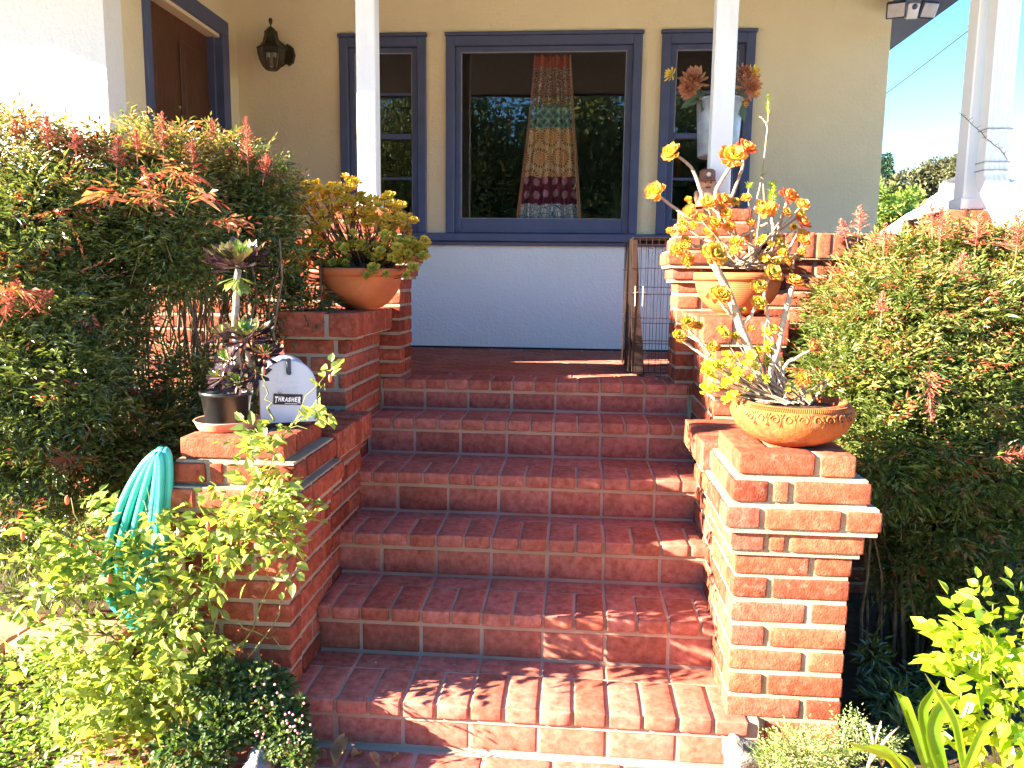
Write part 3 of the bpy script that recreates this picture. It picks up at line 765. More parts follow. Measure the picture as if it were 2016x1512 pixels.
for bi, (zt, zb_, mt) in enumerate(bands):
    mbb = MB(); nz = 6; V = []; dp = .04
    for a in range(nz+1):
        z = zt+(zb_-zt)*a/nz; xl, xr = cx_at(z)
        for b_ in range(NX+1):
            u = b_/NX; wob = math.sin(u*27+math.sin(z*2+u*4)*.6)*.036+math.sin(u*57+1+z)*.008
            V.append((xl+(xr-xl)*u+.004*math.sin(z*9+u*9), yc_+wob*(.7+.3*(2-z)), z+.004*math.sin(u*14)))
    f = [[a*(NX+1)+b_, a*(NX+1)+b_+1, (a+1)*(NX+1)+b_+1, (a+1)*(NX+1)+b_] for a in range(nz) for b_ in range(NX)]
    mbb.add(V, f); mbb.build('cloth_panel', mt, cu, smooth=True)
# narrow folded side strips
for sd in (-1, 1):
    mbb = MB(); V = []; nz = 20
    for a in range(nz+1):
        z = 1.99-(1.99-.86)*a/nz; xl, xr = cx_at(z); w0 = .012+.014*(a/nz)
        e = xl if sd < 0 else xr
        for b_ in range(7):
            u = b_/6; V.append((e+sd*(u-.2)*w0, yc_-.012+.012*math.sin(u*6+a*.2), z))
    f = [[a*7+b_, a*7+b_+1, (a+1)*7+b_+1, (a+1)*7+b_] for a in range(nz) for b_ in range(6)]
    mbb.add(V, f); mbb.build('side_strip', m_cloth('cloth_side', 'x', (.34, .13, .08) if sd < 0 else (.38, .22, .14), (.45, .3, .2), sc=60), cu, smooth=True)
b = MB(); b.tube([(-.2, 1.90, 2.2), (1.6, 1.90, 2.2)], .01); b.box(.655, .885, 1.86, 1.88, 1.99, 2.2); b.build('curtain_rod', WOOD, cu)

# gable seen through the inner far window
t = thing('garage', 'white gabled outbuilding glimpsed through the far window of the room', 'outbuilding', (3.1, 14, 0))
b = MB(); b.prism([(1.9, -1), (6, -1), (6, 2.2), (4.2, 3.1), (1.9, .6)], 'y', 11, 13); b.build('wall', ST_W, t)
b = MB(); b.prism([(1.7, .42), (4.2, 3.25), (4.2, 3.42), (1.5, .42)], 'y', 10.8, 13.2); b.build('roof', m_simple('roof_grey', (.2, .2, .22), .9), t)

# ------------------------------------------------------------------ dog crate
cr = thing('dog_crate', 'brown wire dog crate standing on the porch beside the right hand pier', 'dog crate', (1.5, .6, 0))
X0, X1_, Y0_, Y1_, ZZ = 1.245, 1.80, .30, .92, .70
def wire(mb, a, b_, r=.0016): mb.tube([a, b_], r, 5, caps=False)
wf_ = MB()
for z in (.022, .06, .17, .185, .30, .42, .55, .665, .70): wire(wf_, (X0, Y0_, z), (X1_, Y0_, z), .0024 if z in (.022, .70) else .0019)
x = X0
while x < X1_+.001: wire(wf_, (x+rng.uniform(-.002, .002), Y0_+.003, .02), (x+rng.uniform(-.002, .002), Y0_+.003, .70)); x += .032
wf_.build('front_panel', WIRE, cr)
ws = MB()
for z in (.022, .17, .30, .42, .55, .70): wire(ws, (X0, Y0_, z), (X0-.01, Y1_, z), .0022)
y = Y0_
while y < Y1_+.001: wire(ws, (X0+rng.uniform(-.003, .003)-.003, y, .02), (X0+rng.uniform(-.003, .003)-.003, y, .70), .0018); y += .024
ws.build('side_panel', WIRE, cr)
wb = MB(); x = X0+.012
while x < X1_: wire(wb, (x, Y1_, .02), (x, Y1_, .70)); x += .04
for z in (.022, .24, .45, .70): wire(wb, (X0, Y1_, z), (X1_, Y1_, z), .002)
wb.build('back_panel', WIRE, cr)
wt = MB(); y = Y0_
while y < Y1_: wire(wt, (X0, y, .70), (X1_, y, .70)); y += .04
for x in (X0, X0+.18, X1_): wire(wt, (x, Y0_, .702), (x, Y1_, .702), .0022)
wt.build('top_panel', WIRE, cr)
tr = MB(); tr.add([(1.262, Y0_+.03, .01), (1.325, Y0_+.03, .01), (1.282, Y0_+.035, .45), (1.268, Y0_+.035, .69), (1.244, Y0_+.035, .69), (1.250, Y0_+.033, .3),
                   (1.262, Y1_-.05, .01), (1.325, Y1_-.05, .01), (1.282, Y1_-.05, .45), (1.268, Y1_-.05, .69), (1.244, Y1_-.05, .69), (1.250, Y1_-.05, .3)],
       [[0, 1, 2, 5], [5, 2, 3, 4], [11, 8, 7, 6], [10, 9, 8, 11], [1, 7, 8, 2], [2, 8, 9, 3], [3, 9, 10, 4], [4, 10, 11, 5], [5, 11, 6, 0], [0, 6, 7, 1]])
tr.build('tray', TRAY, cr, fixn=True)
lt_ = MB()
for x in (1.262, 1.30): lt_.tube([(x, Y0_-.006, .36), (x, Y0_-.006, .46)], .003, 6); lt_.tube([(x-.012, Y0_-.008, .425), (x+.016, Y0_-.008, .43)], .0025, 6)
lt_.build('latch', m_simple('latch_steel', (.45, .42, .38), .35, .5, metal=.7), cr)
ft = MB()
for x in (1.31, 1.39): ft.tube([(x+.014*math.cos(q), Y0_-.01, .012-.008*math.sin(q)) for q in np.linspace(0, PI, 7)], .002, 5)
ft.build('foot', WIRE, cr)

# ------------------------------------------------------------------ pots
def bowl(name, c, R, H, mat, lab, foot=.5, rim=.022, groove=False, prof=None):
    t = thing(name, lab, 'plant pot', c)
    if prof is None:
        prof = [(R*foot*.98, 0), (R*foot, .004)]
        for i in range(1, 13):
            u = i/12; prof.append((R*(foot+(1-foot)*math.sin(u*PI/2)**.8)*.985, .004+(H-.035)*u**1.15))
        prof += [(R*1.0, H-.032), (R*1.035, H-.030), (R*1.04, H-.004), (R*1.02, H), (R*.96, H), (R*.94, H-.02)]
    b = MB(); b.lathe(prof, 64, c); o = b.build('pot_body', mat, t, smooth=True)
    return t, prof
bc = (.021, -.30, .349)
tb, _ = bowl('terracotta_bowl', bc, .176, .178, TERRAG, 'smooth ridged terracotta bowl holding the golden succulent on the stepped wall', .42)
s_ = MB(); s_.lathe([(0, bc[2]+.150), (.165, bc[2]+.146)], 32, (bc[0], bc[1], 0)); s_.build('soil', SOIL, tb, smooth=True)
bc2 = (1.645, -.30, .349)
tb2, _ = bowl('terracotta_bowl', bc2, .178, .176, TERRAG, 'ridged terracotta bowl half hidden behind the orange rosette stems', .42)
s_ = MB(); s_.lathe([(0, bc2[2]+.150), (.165, bc2[2]+.146)], 32, (bc2[0], bc2[1], 0)); s_.build('soil', SOIL, tb2, smooth=True)
# ornate wide low bowl
bc3 = (1.632, -1.268, -.001)
pr = [(.070, 0), (.085, .002), (.130, .022), (.163, .050), (.180, .080), (.183, .098), (.177, .112), (.166, .128), (.160, .134), (.152, .134), (.148, .122), (.142, .11)]
def wob(v):
    v = v.copy(); a = np.arctan2(v[:, 1], v[:, 0]); f = 1+.010*np.sin(3*a+.5)+.006*np.sin(7*a); v[:, 0] *= f; v[:, 1] *= f; v[:, 2] += .003*np.sin(2*a+2)*(v[:, 2] > .05); return v
t3 = thing('ornate_bowl', 'wide weathered terracotta bowl with scrolled relief on the lower right pier', 'plant pot', bc3)
b = MB(); b.lathe(pr, 96, bc3, fn=wob); b.build('pot_body', TERRAW, t3, smooth=True)
b = MB()
def onb(ang, z, e=.0):
    rr = np.interp(z, [p[1] for p in pr[:10]], [p[0] for p in pr[:10]])*1.004+e; return (bc3[0]+rr*math.cos(ang), bc3[1]+rr*math.sin(ang), bc3[2]+z)
for q in range(60):      # beaded band under the rim
    a = -PI/2+(q-30)*.034; p = onb(a, .124); b.tube([onb(a, .119), onb(a+.012, .129)], .0022, 5)
def scroll(a0, z0, r, turns, sgn):
    P_ = []
    for i in range(22):
        u = i/21; th = u*turns*2*PI; rr = r*(1-.75*u); P_.append(onb(a0+sgn*rr*math.cos(th)/.17, z0+rr*math.sin(th), .0005))
    b.tube(P_, np.linspace(.0035, .002, 22), 6)
for i, a in enumerate(np.linspace(-2.5, -.75, 9)):
    scroll(a-.02, .098, .014, 1.3, 1 if i % 2 else -1); b.tube([onb(a+.06, .078), onb(a+.08, .095), onb(a+.05, .112)], .003, 6); b.tube([onb(a+.10, .076), onb(a+.07, .095), onb(a+.11, .114)], .0025, 6)
b.build('relief', TERRAW, t3, smooth=True)
s_ = MB(); s_.lathe([(0, bc3[2]+.118), (.148, bc3[2]+.112)], 32, (bc3[0], bc3[1], 0)); s_.build('soil', SOIL, t3, smooth=True)
# black nursery pot with saucer
sc0 = (-.155, -1.285, -.002)
sa = MB(); sa.lathe([(.0, .0), (.088, .0), (.094, .006), (.103, .026), (.106, .030), (.104, .032), (.098, .028), (.090, .010), (.0, .008)], 56, sc0)
tag(sa.build('plant_saucer', m_simple('pale_terracotta', (.55, .27, .17), .75, .25, .12, 12), smooth=True), 'pale terracotta plant saucer under the black pot on the lower left pier', 'saucer')
bp = thing('nursery_pot', 'black plastic nursery pot of purple rosettes standing in a pale saucer', 'plant pot', (-.158, -1.285, .007))
b = MB(); b.lathe([(.0, 0), (.062, 0), (.064, .004), (.078, .100), (.082, .101), (.083, .113), (.080, .114), (.076, .104), (.074, .09)], 56, (-.158, -1.285, .007)); b.build('pot_body', BLACKP, bp, smooth=True)
s_ = MB(); s_.lathe([(0, .107), (.074, .103)], 24, (-.158, -1.285, 0)); s_.build('soil', SOIL, bp)

# ------------------------------------------------------------------ mailbox
mx = thing('mailbox', 'grey arched mailbox with a black sticker on its door standing on the lower left pier', 'mailbox', (.03, -1.15, .0))
mw, mh = .088, .205; xm = .030; zm = .012; ymf = -1.235
def arch(sc=1., n=24):
    r = mw*sc; o = [(-r, 0), (r, 0)]
    for i in range(n+1):
        a = i/n*PI; o.append((r*math.cos(a), mh-mw+r*math.sin(a)*1.0))
    return [(xm+p[0], zm+p[1]+(1-sc)*0.0) for p in o[:]]
b = MB(); b.prism(arch(.97), 'y', ymf+.014, ymf+.24); b.build('body', MBOX, mx, fixn=True)
b = MB(); b.prism(arch(1.), 'y', ymf, ymf+.008); b.prism(arch(1.03), 'y', ymf+.0085, ymf+.022)
door_m = b.build('door', MBOX, mx, fixn=True)
b = MB(); b.box(xm-.008+.003, xm+.010, ymf-.009, ymf-.001, zm+mh-.040, zm+mh+.008, .003); b.tube([(xm+.003, ymf-.006, zm+mh-.040), (xm+.003, ymf-.001, zm+mh-.040)], .008, 12); b.build('latch', NAVY, mx)
def text_mesh(txt, size, bold=.0, ext=.001, shear=0):
    c = bpy.data.curves.new('t', 'FONT'); c.body = txt; c.size = size; c.offset = bold; c.extrude = ext; c.shear = shear; c.align_x = 'LEFT'; c.resolution_u = 3
    o = bpy.data.objects.new('t', c); COL.objects.link(o); dg = bpy.context.evaluated_depsgraph_get()
    me = bpy.data.meshes.new_from_object(o.evaluated_get(dg)); bpy.data.objects.remove(o)
    v = np.zeros(len(me.vertices)*3); me.vertices.foreach_get('co', v); v = v.reshape(-1, 3)
    f = [list(p.vertices) for p in me.polygons]; return v, f
def lay(mb, v, f, x, y, z, rot=0, sx=1, sz=1):
    c, s = math.cos(rot), math.sin(rot); X = v[:, 0]*sx; Z = v[:, 1]*sz
    mb.add(np.stack([x+X*c-Z*s, y-v[:, 2], z+X*s+Z*c], 1), f)
b = MB()
for txt, sz, px_, pz_ in (('U.S.', .045, -.037, .128), ('MAIL', .036, -.040, .092)):
    v, f = text_mesh(txt, sz, .0006, .0012); lay(b, v, f, xm+px_, ymf-.0005, zm+pz_)
b.build('embossed_lettering', MBOX, door_m)
rt = -.07; b = MB(); sxl, szl = .092, .036; ox, oz = xm-.049, zm+.062
c_, s2 = math.cos(rt), math.sin(rt)
T = np.eye(4); T[0, 0] = c_; T[0, 2] = -s2; T[2, 0] = s2; T[2, 2] = c_; T[:3, 3] = (ox, ymf-.0025, oz)
b.box(0, sxl, 0, .0012, 0, szl, T=T); st = b.build('sticker', BLACKI, door_m)
b = MB(); word = 'THRASHER'; hs = [1.25, .98, .92, .86, .84, .86, .95, 1.3]; xx = .0045; cell = .0103
for ch, h_ in zip(word, hs):
    v, f = text_mesh(ch, .024, .0011, .0003, .18); wv_ = v[:, 0].max()-v[:, 0].min(); v[:, 0] -= v[:, 0].min()
    base = .0115-(.0045 if ch == 'T' and xx < .01 else 0)-(.0045 if h_ > 1.28 else 0)
    sxx = (cell-.0004)/wv_
    lx, lz = xx, base; lay(b, v, f, ox+lx*c_-lz*s2, ymf-.0031, oz+lx*s2+lz*c_, rt, sxx, h_*.92); xx += cell
v, f = text_mesh('MAGAZINE', .0062, .0001, .0003, .1); lay(b, v, f, ox+.036*c_-.0028*s2, ymf-.0031, oz+.036*s2+.0028*c_, rt, 1.25, .8)
b.build('sticker_lettering', WHITEI, door_m)
b = MB(); b.box(xm+mw+.003, xm+mw+.008, ymf+.10, ymf+.112, zm+.01, zm+.085, .002); b.box(xm+mw+.003, xm+mw+.007, ymf+.04, ymf+.10, zm+.012, zm+.04, .002); b.build('flag', REDP, mx)
b = MB(); b.box(xm-.07, xm+.07, ymf+.02, ymf+.22, -.004, zm+.001); b.build('base_board', WOOD, mx)
RZ = Matrix.Translation((xm, ymf, 0)) @ Matrix.Rotation(math.radians(24), 4, 'Z') @ Matrix.Translation((-xm, -ymf, 0))
for o in [q for q in bpy.data.objects if q.parent and (q.parent == mx or q.parent.parent == mx)]: o.data.transform(RZ)

# ------------------------------------------------------------------ hose and spigot
ho = thing('garden_hose', 'coiled teal garden hose hanging against the lower left pier', 'hose', (-.42, -1.5, -.6))
b = MB()
hc = at(290, 1010, -1.43)
for i in range(11):
    P_ = []; a_ = 16+6.2*i+rng.uniform(-5, 5); top = 884+rng.uniform(0, 14); bot = 1190+rng.uniform(-30, 60); ph = rng.uniform(-.12, .12); yy = -1.46-.02*(i % 3)
    for u in np.linspace(0, 2*PI, 60):
        cy_, ry_ = (top+bot)/2, (bot-top)/2; py = cy_-ry_*math.cos(u+ph*math.sin(u)); px = 318+a_*math.sin(u)*(.35 if math.sin(u) > 0 else 1.0)*(.55+.45*(py-top)/(bot-top))*1.25-(py-top)*.16+(8*math.sin(i*2.1))
        P_.append(at(px, py, yy-.012*math.cos(u)))
    b.tube(P_, .0118, 10, val=rng.rand())
b.build('coil', HOSE, ho, smooth=True)
b = MB(); q = at(322, 920, -1.40); b.tube([(q[0], -1.36, q[2]), (q[0]-.01, -1.47, q[2]), (q[0]-.01, -1.50, q[2]+.03)], .008, 8); b.build('hook', DARKM, ho, smooth=True)
b = MB(); q = at(300, 1165, -1.5); b.tube([q, q+A([.015, 0, -.02])], .014, 10); b.build('coupling', m_simple('coupling_grey', (.3, .33, .33), .4), ho, smooth=True)
sp = thing('spigot', 'weathered brass garden spigot beside the teal hose', 'spigot', at(358, 1040, -1.5))
b = MB(); q = at(355, 1060, -1.50)
b.lathe([(.0, 0), (.012, 0), (.015, .004), (.015, .03), (.011, .032), (.011, .05), (.016, .052), (.016, .062), (.009, .064), (.009, .10), (0, .10)], 14, q-A([0, 0, .04])); b.tube([q+A([0, 0, -.03]), q+A([0, .02, -.3])], .010, 10); b.build('body', BRASS, sp, smooth=True)
b = MB(); b.lathe([(0, .0), (.02, .0), (.022, .006), (0, .012)], 10, q+A([0, 0, .062])); b.build('handle', m_simple('handle_rust', (.3, .16, .1), .8), sp)

# ------------------------------------------------------------------ leaf kit
def nrm(a): return a/(np.linalg.norm(a, axis=-1, keepdims=True)+1e-9)
def leaves(mb, P, D, Nn, L, Wd, V, cup=.25, shape='lance', curl=.15):
    """P base, D direction, Nn normal (any), all (n,3); folded along the midrib, tip drooping"""
    P = np.asarray(P); n = len(P)
    if n == 0: return
    D = nrm(D); S = nrm(np.cross(D, Nn)); U = np.cross(S, D)
    L = np.broadcast_to(L, (n,))[:, None]; Wd = np.broadcast_to(Wd, (n,))[:, None]
    if shape == 'lance':
        a, wv_ = .38, 1.
        b0 = P; m1 = P+D*L*a-U*Wd*cup*.5; l1 = P+D*L*a+S*Wd*.5*wv_+U*Wd*cup; r1 = P+D*L*a-S*Wd*.5+U*Wd*cup; tp_ = P+D*L*1.-U*L*curl
        vs = np.stack([b0, l1, m1, r1, tp_], 1).reshape(-1, 3); f = np.array([[0, 2, 1], [0, 3, 2], [1, 2, 4], [2, 3, 4]]); k = 5
    elif shape == 'ovate':
        l1 = P+D*L*.28+S*Wd*.42+U*Wd*cup*.7; r1 = P+D*L*.28-S*Wd*.42+U*Wd*cup*.7
        l2 = P+D*L*.6+S*Wd*.45+U*(Wd*cup*.6-L*curl*.3); r2 = P+D*L*.6-S*Wd*.45+U*(Wd*cup*.6-L*curl*.3)
        m1 = P+D*L*.28; m2 = P+D*L*.6-U*L*curl*.45; tp_ = P+D*L-U*L*curl
        vs = np.stack([P, l1, m1, r1, l2, m2, r2, tp_], 1).reshape(-1, 3); f = np.array([[0, 2, 1], [0, 3, 2], [1, 2, 5], [1, 5, 4], [2, 3, 6], [2, 6, 5], [4, 5, 7], [5, 6, 7]]); k = 8
    else:   # spatulate, for rosettes
        l1 = P+D*L*.35+S*Wd*.22+U*Wd*cup*.3; r1 = P+D*L*.35-S*Wd*.22+U*Wd*cup*.3; m1 = P+D*L*.35-U*Wd*.04
        l2 = P+D*L*.78+S*Wd*.5+U*(Wd*cup); r2 = P+D*L*.78-S*Wd*.5+U*(Wd*cup); m2 = P+D*L*.8-U*Wd*.02
        tp_ = P+D*L+U*L*curl
        vs = np.stack([P, l1, m1, r1, l2, m2, r2, tp_], 1).reshape(-1, 3); f = np.array([[0, 2, 1], [0, 3, 2], [1, 2, 5], [1, 5, 4], [2, 3, 6], [2, 6, 5], [4, 5, 7], [5, 6, 7]]); k = 8
    F = (f[None]+np.arange(n)[:, None, None]*k).reshape(-1, 3)
    mb.add(vs, F, np.repeat(np.broadcast_to(V, (n,)), k))
def rdir(n, zb=0.):
    d = rng.normal(size=(n, 3)); d[:, 2] += zb; return nrm(d)
def sprays(mb, P, D, L, leafL, leafW, V, nl=11, shape='lance', droop=.3, spread=.9, cup=.25, curl=.15):
    """pinnate sprays: nl leaflets along each rachis, alternating sides"""
    n = len(P); D = nrm(D); up = np.tile([0, 0, 1.], (n, 1)); S = nrm(np.cross(D, up)+1e-6); U = nrm(np.cross(S, D)+rng.normal(0, .35, (n, 3))); S = nrm(np.cross(D, U))
    fac = np.clip(rng.lognormal(0, .22, n), .6, 1.4)
    for i in range(nl):
        u = (i//2+1)/(nl//2+1); sd = (1 if i % 2 else -1) if i < nl-1 else 0
        sub = rng.uniform(.2, 1, n)[:, None]*(1-u*.6)
        base = P+D*(L*u)[:, None]-U*(L*droop*u*u)[:, None]+S*sd*(L*.28)[:, None]*sub
        d = nrm(D*(.75 if sd else 1)+S*sd*spread-U*(droop*.8)+rng.normal(0, .22, (n, 3)))
        leaves(mb, base, d, U+rng.normal(0, .35, (n, 3)), leafL*fac*rng.uniform(.7, 1.25, n), leafW*fac*rng.uniform(.75, 1.2, n), np.clip(V+rng.normal(0, .07, n), 0, 1), cup, shape, curl)
def blob_points(blobs, n, shell=.55):
    c = A([b[0] for b in blobs]); r = A([b[1] for b in blobs]); w_ = r.prod(1)**(2/3); w_ /= w_.sum()
    k = rng.choice(len(blobs), n, p=w_); d = rdir(n); q = (rng.uniform(shell, 1.04, n)+np.where(rng.rand(n) < .06, rng.uniform(0, .2, n), 0))[:, None]
    return c[k]+d*r[k]*q, d, k
def panicle(mb, tw, base, d, L, n=70, R=.05):
    base = A(base); d = nrm(A(d)); tip = base+d*L; tw.tube([base-d*.04, base+d*L*.5, tip], [.0018, .0015, .0008], 4)
    u = rng.uniform(.1, 1, n)**.8; a = rng.uniform(0, 2*PI, n); s = nrm(np.cross(d, [0, 1, .1])); t_ = np.cross(d, s)
    rr = R*1.25*(1.1-u)*rng.uniform(.2, 1, n)
    P_ = base+d*(u*L)[:, None]+s*(rr*np.cos(a))[:, None]+t_*(rr*np.sin(a))[:, None]
    for p, uu in zip(P_, u):
        q = base+d*L*max(0, uu-.1); tw.tube([q, p], [.0009, .0006], 3, caps=False)
    o = A([[1, 0, 0], [0, 1, 0], [0, 0, 1], [-1, 0, 0], [0, -1, 0], [0, 0, -1]])*1.; f = np.array([[0, 1, 2], [1, 3, 2], [3, 4, 2], [4, 0, 2], [1, 0, 5], [3, 1, 5], [4, 3, 5], [0, 4, 5]])
    sz = rng.uniform(.0018, .0034, n); vs = (P_[:, None]+o[None]*sz[:, None, None]).reshape(-1, 3)
    mb.add(vs, (f[None]+np.arange(n)[:, None, None]*6).reshape(-1, 3), np.repeat(rng.rand(n), 6))

def nandina(lab, blobs, n, canes, mat, vfun, pan=(), leafL=.028, leafW=.0085, base=(0, 0, 0)):
    t = thing('nandina_shrub', lab, 'shrub', base, None)
    mb = MB(); P_, d, k = blob_points(blobs, n)
    D = nrm(d*.8+rng.normal(0, .5, (n, 3))+A([0, -.15, .35]))
    V = vfun(P_, d)
    sprays(mb, P_, D, rng.uniform(.06, .13, n), leafL, leafW, V, 11)
    mb.build('foliage', mat, t)
    cb = MB()
    for (x0, y0, z0, x1, y1, z1, r) in canes:
        m = 6; u = np.linspace(0, 1, m); b_ = rng.normal(0, .02, (m, 3)); b_[0] = 0
        cb.tube(A([x0, y0, z0])+(A([x1-x0, y1-y0, z1-z0]))*u[:, None]+b_, np.linspace(r, r*.55, m), 6)
    for q in range(70):
        a = P_[rng.randint(len(P_))]; o_ = nrm(rng.normal(0, .4, 3)+A([0, -.3, .9])); L_ = rng.uniform(.05, .16); cb.tube([a-o_*L_, a+rng.normal(0, .006, 3), a+o_*L_*.5], [.0018, .0013, .0007], 4, caps=False)
    cb.build('cane', CANE, t, smooth=True)
    for p, dd, L, R_ in pan:
        a = MB(); tw = MB(); panicle(a, a, p, dd, L, R=R_, n=int(60+R_*900)); a.build('flower_panicle', PANI, t)
    return t

# ------------------------------------------------------------------ left hand nandinas
def blobs_px(rows):
    out = []
    for (px, py, Y, rx, ry) in rows:
        c = at(px, py, Y); Z = (c-CAM_POS)@CF; s = Z/F_PX
        out.append((c, A([rx*s, min(rx, ry)*s*1.05, ry*s])))
    return out
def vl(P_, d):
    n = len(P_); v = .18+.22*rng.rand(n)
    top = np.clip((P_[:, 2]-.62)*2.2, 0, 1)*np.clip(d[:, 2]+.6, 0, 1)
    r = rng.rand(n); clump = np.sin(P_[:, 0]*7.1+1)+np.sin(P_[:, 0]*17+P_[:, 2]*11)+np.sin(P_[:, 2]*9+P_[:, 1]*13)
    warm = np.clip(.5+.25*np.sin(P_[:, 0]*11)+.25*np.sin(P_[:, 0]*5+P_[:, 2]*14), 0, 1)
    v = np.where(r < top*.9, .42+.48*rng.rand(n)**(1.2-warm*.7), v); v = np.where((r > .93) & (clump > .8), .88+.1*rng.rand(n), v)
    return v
def canes_px(xs, yb, yt, Y, r=.006, sp=12):
    o = []
    for x in xs:
        Yc = Y+rng.uniform(-.18, .18); a = at(x, yb+rng.uniform(-20, 20), Yc); b_ = at(x+rng.uniform(-sp, sp)*2, yt+rng.uniform(-30, 30), Yc+rng.uniform(-.05, .05))
        o.append((a[0], a[1], max(a[2], -.98), b_[0], b_[1], b_[2], r*rng.uniform(.5, 1.5)))
    return o
PB = lambda px, py, Y, d=(0, 0, 1), L=.12, R_=.05: (at(px, py, Y), d, L, R_)
B1 = blobs_px([(a, b, c-.42, d, e) for a, b, c, d, e in [(20, 330, -.55, 110, 90), (-60, 430, -.6, 120, 110), (80, 440, -.7, 110, 90), (0, 560, -.75, 130, 100), (110, 600, -.7, 90, 90), (20, 720, -.75, 120, 100), (130, 760, -.75, 90, 100), (-60, 820, -.8, 120, 120), (60, 890, -.8, 110, 80), (0, 1010, -.85, 120, 60)]])
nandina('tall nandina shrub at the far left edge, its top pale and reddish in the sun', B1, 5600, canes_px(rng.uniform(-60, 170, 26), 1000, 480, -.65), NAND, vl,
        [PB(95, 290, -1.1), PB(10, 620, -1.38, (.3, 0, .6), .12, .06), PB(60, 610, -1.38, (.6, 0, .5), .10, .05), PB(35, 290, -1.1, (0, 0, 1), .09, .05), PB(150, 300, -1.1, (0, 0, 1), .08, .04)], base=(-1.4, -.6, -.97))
B2 = blobs_px([(a, b, c-.22, d, e) for a, b, c, d, e in [(210, 360, -.55, 90, 75), (310, 345, -.55, 90, 75), (180, 460, -.65, 110, 80), (300, 440, -.7, 110, 80), (240, 530, -.65, 110, 60), (350, 520, -.6, 80, 50), (200, 640, -.7, 70, 80), (160, 780, -.7, 80, 70), (240, 850, -.75, 110, 65), (150, 930, -.8, 100, 70), (300, 930, -.75, 100, 60)]])
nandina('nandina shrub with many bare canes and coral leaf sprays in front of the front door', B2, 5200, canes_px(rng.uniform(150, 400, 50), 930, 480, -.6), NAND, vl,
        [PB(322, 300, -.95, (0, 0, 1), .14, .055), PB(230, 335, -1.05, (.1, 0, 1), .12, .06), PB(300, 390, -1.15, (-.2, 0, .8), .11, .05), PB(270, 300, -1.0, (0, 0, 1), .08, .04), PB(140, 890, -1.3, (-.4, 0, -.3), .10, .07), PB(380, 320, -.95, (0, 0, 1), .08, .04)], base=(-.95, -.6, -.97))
B3 = blobs_px([(420, 345, -.5, 75, 65), (490, 380, -.5, 75, 65), (520, 400, -.45, 45, 45), (400, 430, -.6, 80, 60), (480, 470, -.55, 85, 55), (525, 460, -.45, 35, 50), (430, 530, -.55, 70, 40), (420, 830, -.7, 90, 55), (380, 760, -.75, 60, 60), (540, 600, -.5, 40, 60), (600, 620, -.45, 40, 40), (370, 890, -.8, 80, 50)])
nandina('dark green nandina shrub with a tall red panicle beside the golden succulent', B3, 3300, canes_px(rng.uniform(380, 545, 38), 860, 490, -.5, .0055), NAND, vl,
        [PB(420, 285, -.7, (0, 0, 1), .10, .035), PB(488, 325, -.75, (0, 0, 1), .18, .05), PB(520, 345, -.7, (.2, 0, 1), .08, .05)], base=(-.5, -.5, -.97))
# coral leaf sprays standing proud of the hedge
for (px, py, dx_, who) in ((225, 385, -1, 1), (265, 395, 1, 1), (330, 385, -1, 1), (345, 345, 1, 1), (375, 390, 1, 1), (405, 440, 1, 2), (440, 430, 1, 2), (355, 340, -.6, 1), (250, 385, -.7, 1), (10, 570, 1, 0), (30, 590, -1, 0)):
    mb = MB(); c = at(px, py, (-1.38, -1.2, -1.0)[who]); d_ = A([dx_, -.2, .15]); mb.tube([c-d_*.06+A([0, .05, -.04]), c, c+d_*.08], [.0015, .0012, .0008], 4)
    sprays(mb, c+rng.normal(0, .006, (3, 3)), d_+rng.normal(0, .25, (3, 3)), np.full(3, .10), .045, .014, np.full(3, .88), 9)
    mb.build('coral_spray', NAND, bpy.data.objects[('nandina_shrub', 'nandina_shrub.001', 'nandina_shrub.002')[who]])

# ------------------------------------------------------------------ right hand nandinas
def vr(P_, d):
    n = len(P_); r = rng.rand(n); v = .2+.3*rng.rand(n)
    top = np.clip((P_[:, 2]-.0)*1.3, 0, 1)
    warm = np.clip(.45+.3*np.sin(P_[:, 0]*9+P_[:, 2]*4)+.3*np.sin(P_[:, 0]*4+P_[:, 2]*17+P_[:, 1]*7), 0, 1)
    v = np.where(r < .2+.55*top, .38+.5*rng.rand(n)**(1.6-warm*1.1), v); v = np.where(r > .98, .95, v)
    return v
R1 = blobs_px([(1690, 600, -.35, 70, 60), (1765, 550, -.35, 85, 62), (1680, 670, -.5, 85, 85), (1780, 630, -.6, 110, 90), (1660, 760, -.75, 70, 80), (1760, 760, -.75, 100, 90), (1720, 870, -.85, 80, 80), (1800, 880, -.8, 90, 80), (1740, 950, -.85, 60, 50)])
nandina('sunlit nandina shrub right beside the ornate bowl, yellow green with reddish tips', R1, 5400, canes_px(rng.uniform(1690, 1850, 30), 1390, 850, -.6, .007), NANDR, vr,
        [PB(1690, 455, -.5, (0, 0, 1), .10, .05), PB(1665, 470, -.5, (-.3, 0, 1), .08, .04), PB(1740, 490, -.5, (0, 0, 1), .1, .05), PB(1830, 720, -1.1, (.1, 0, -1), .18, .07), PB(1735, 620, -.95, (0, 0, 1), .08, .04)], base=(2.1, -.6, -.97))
R2 = blobs_px([(1850, 530, -.3, 90, 70), (1950, 540, -.35, 100, 80), (2050, 550, -.4, 90, 90), (1890, 640, -.6, 110, 90), (2000, 660, -.6, 100, 90), (1900, 780, -.75, 90, 90), (2010, 800, -.7, 100, 110), (1900, 920, -.8, 100, 80), (2020, 960, -.8, 90, 80), (1850, 1030, -.75, 90, 60), (1980, 1090, -.75, 90, 80), (1790, 1110, -.7, 60, 60), (1900, 1180, -.75, 80, 60)])
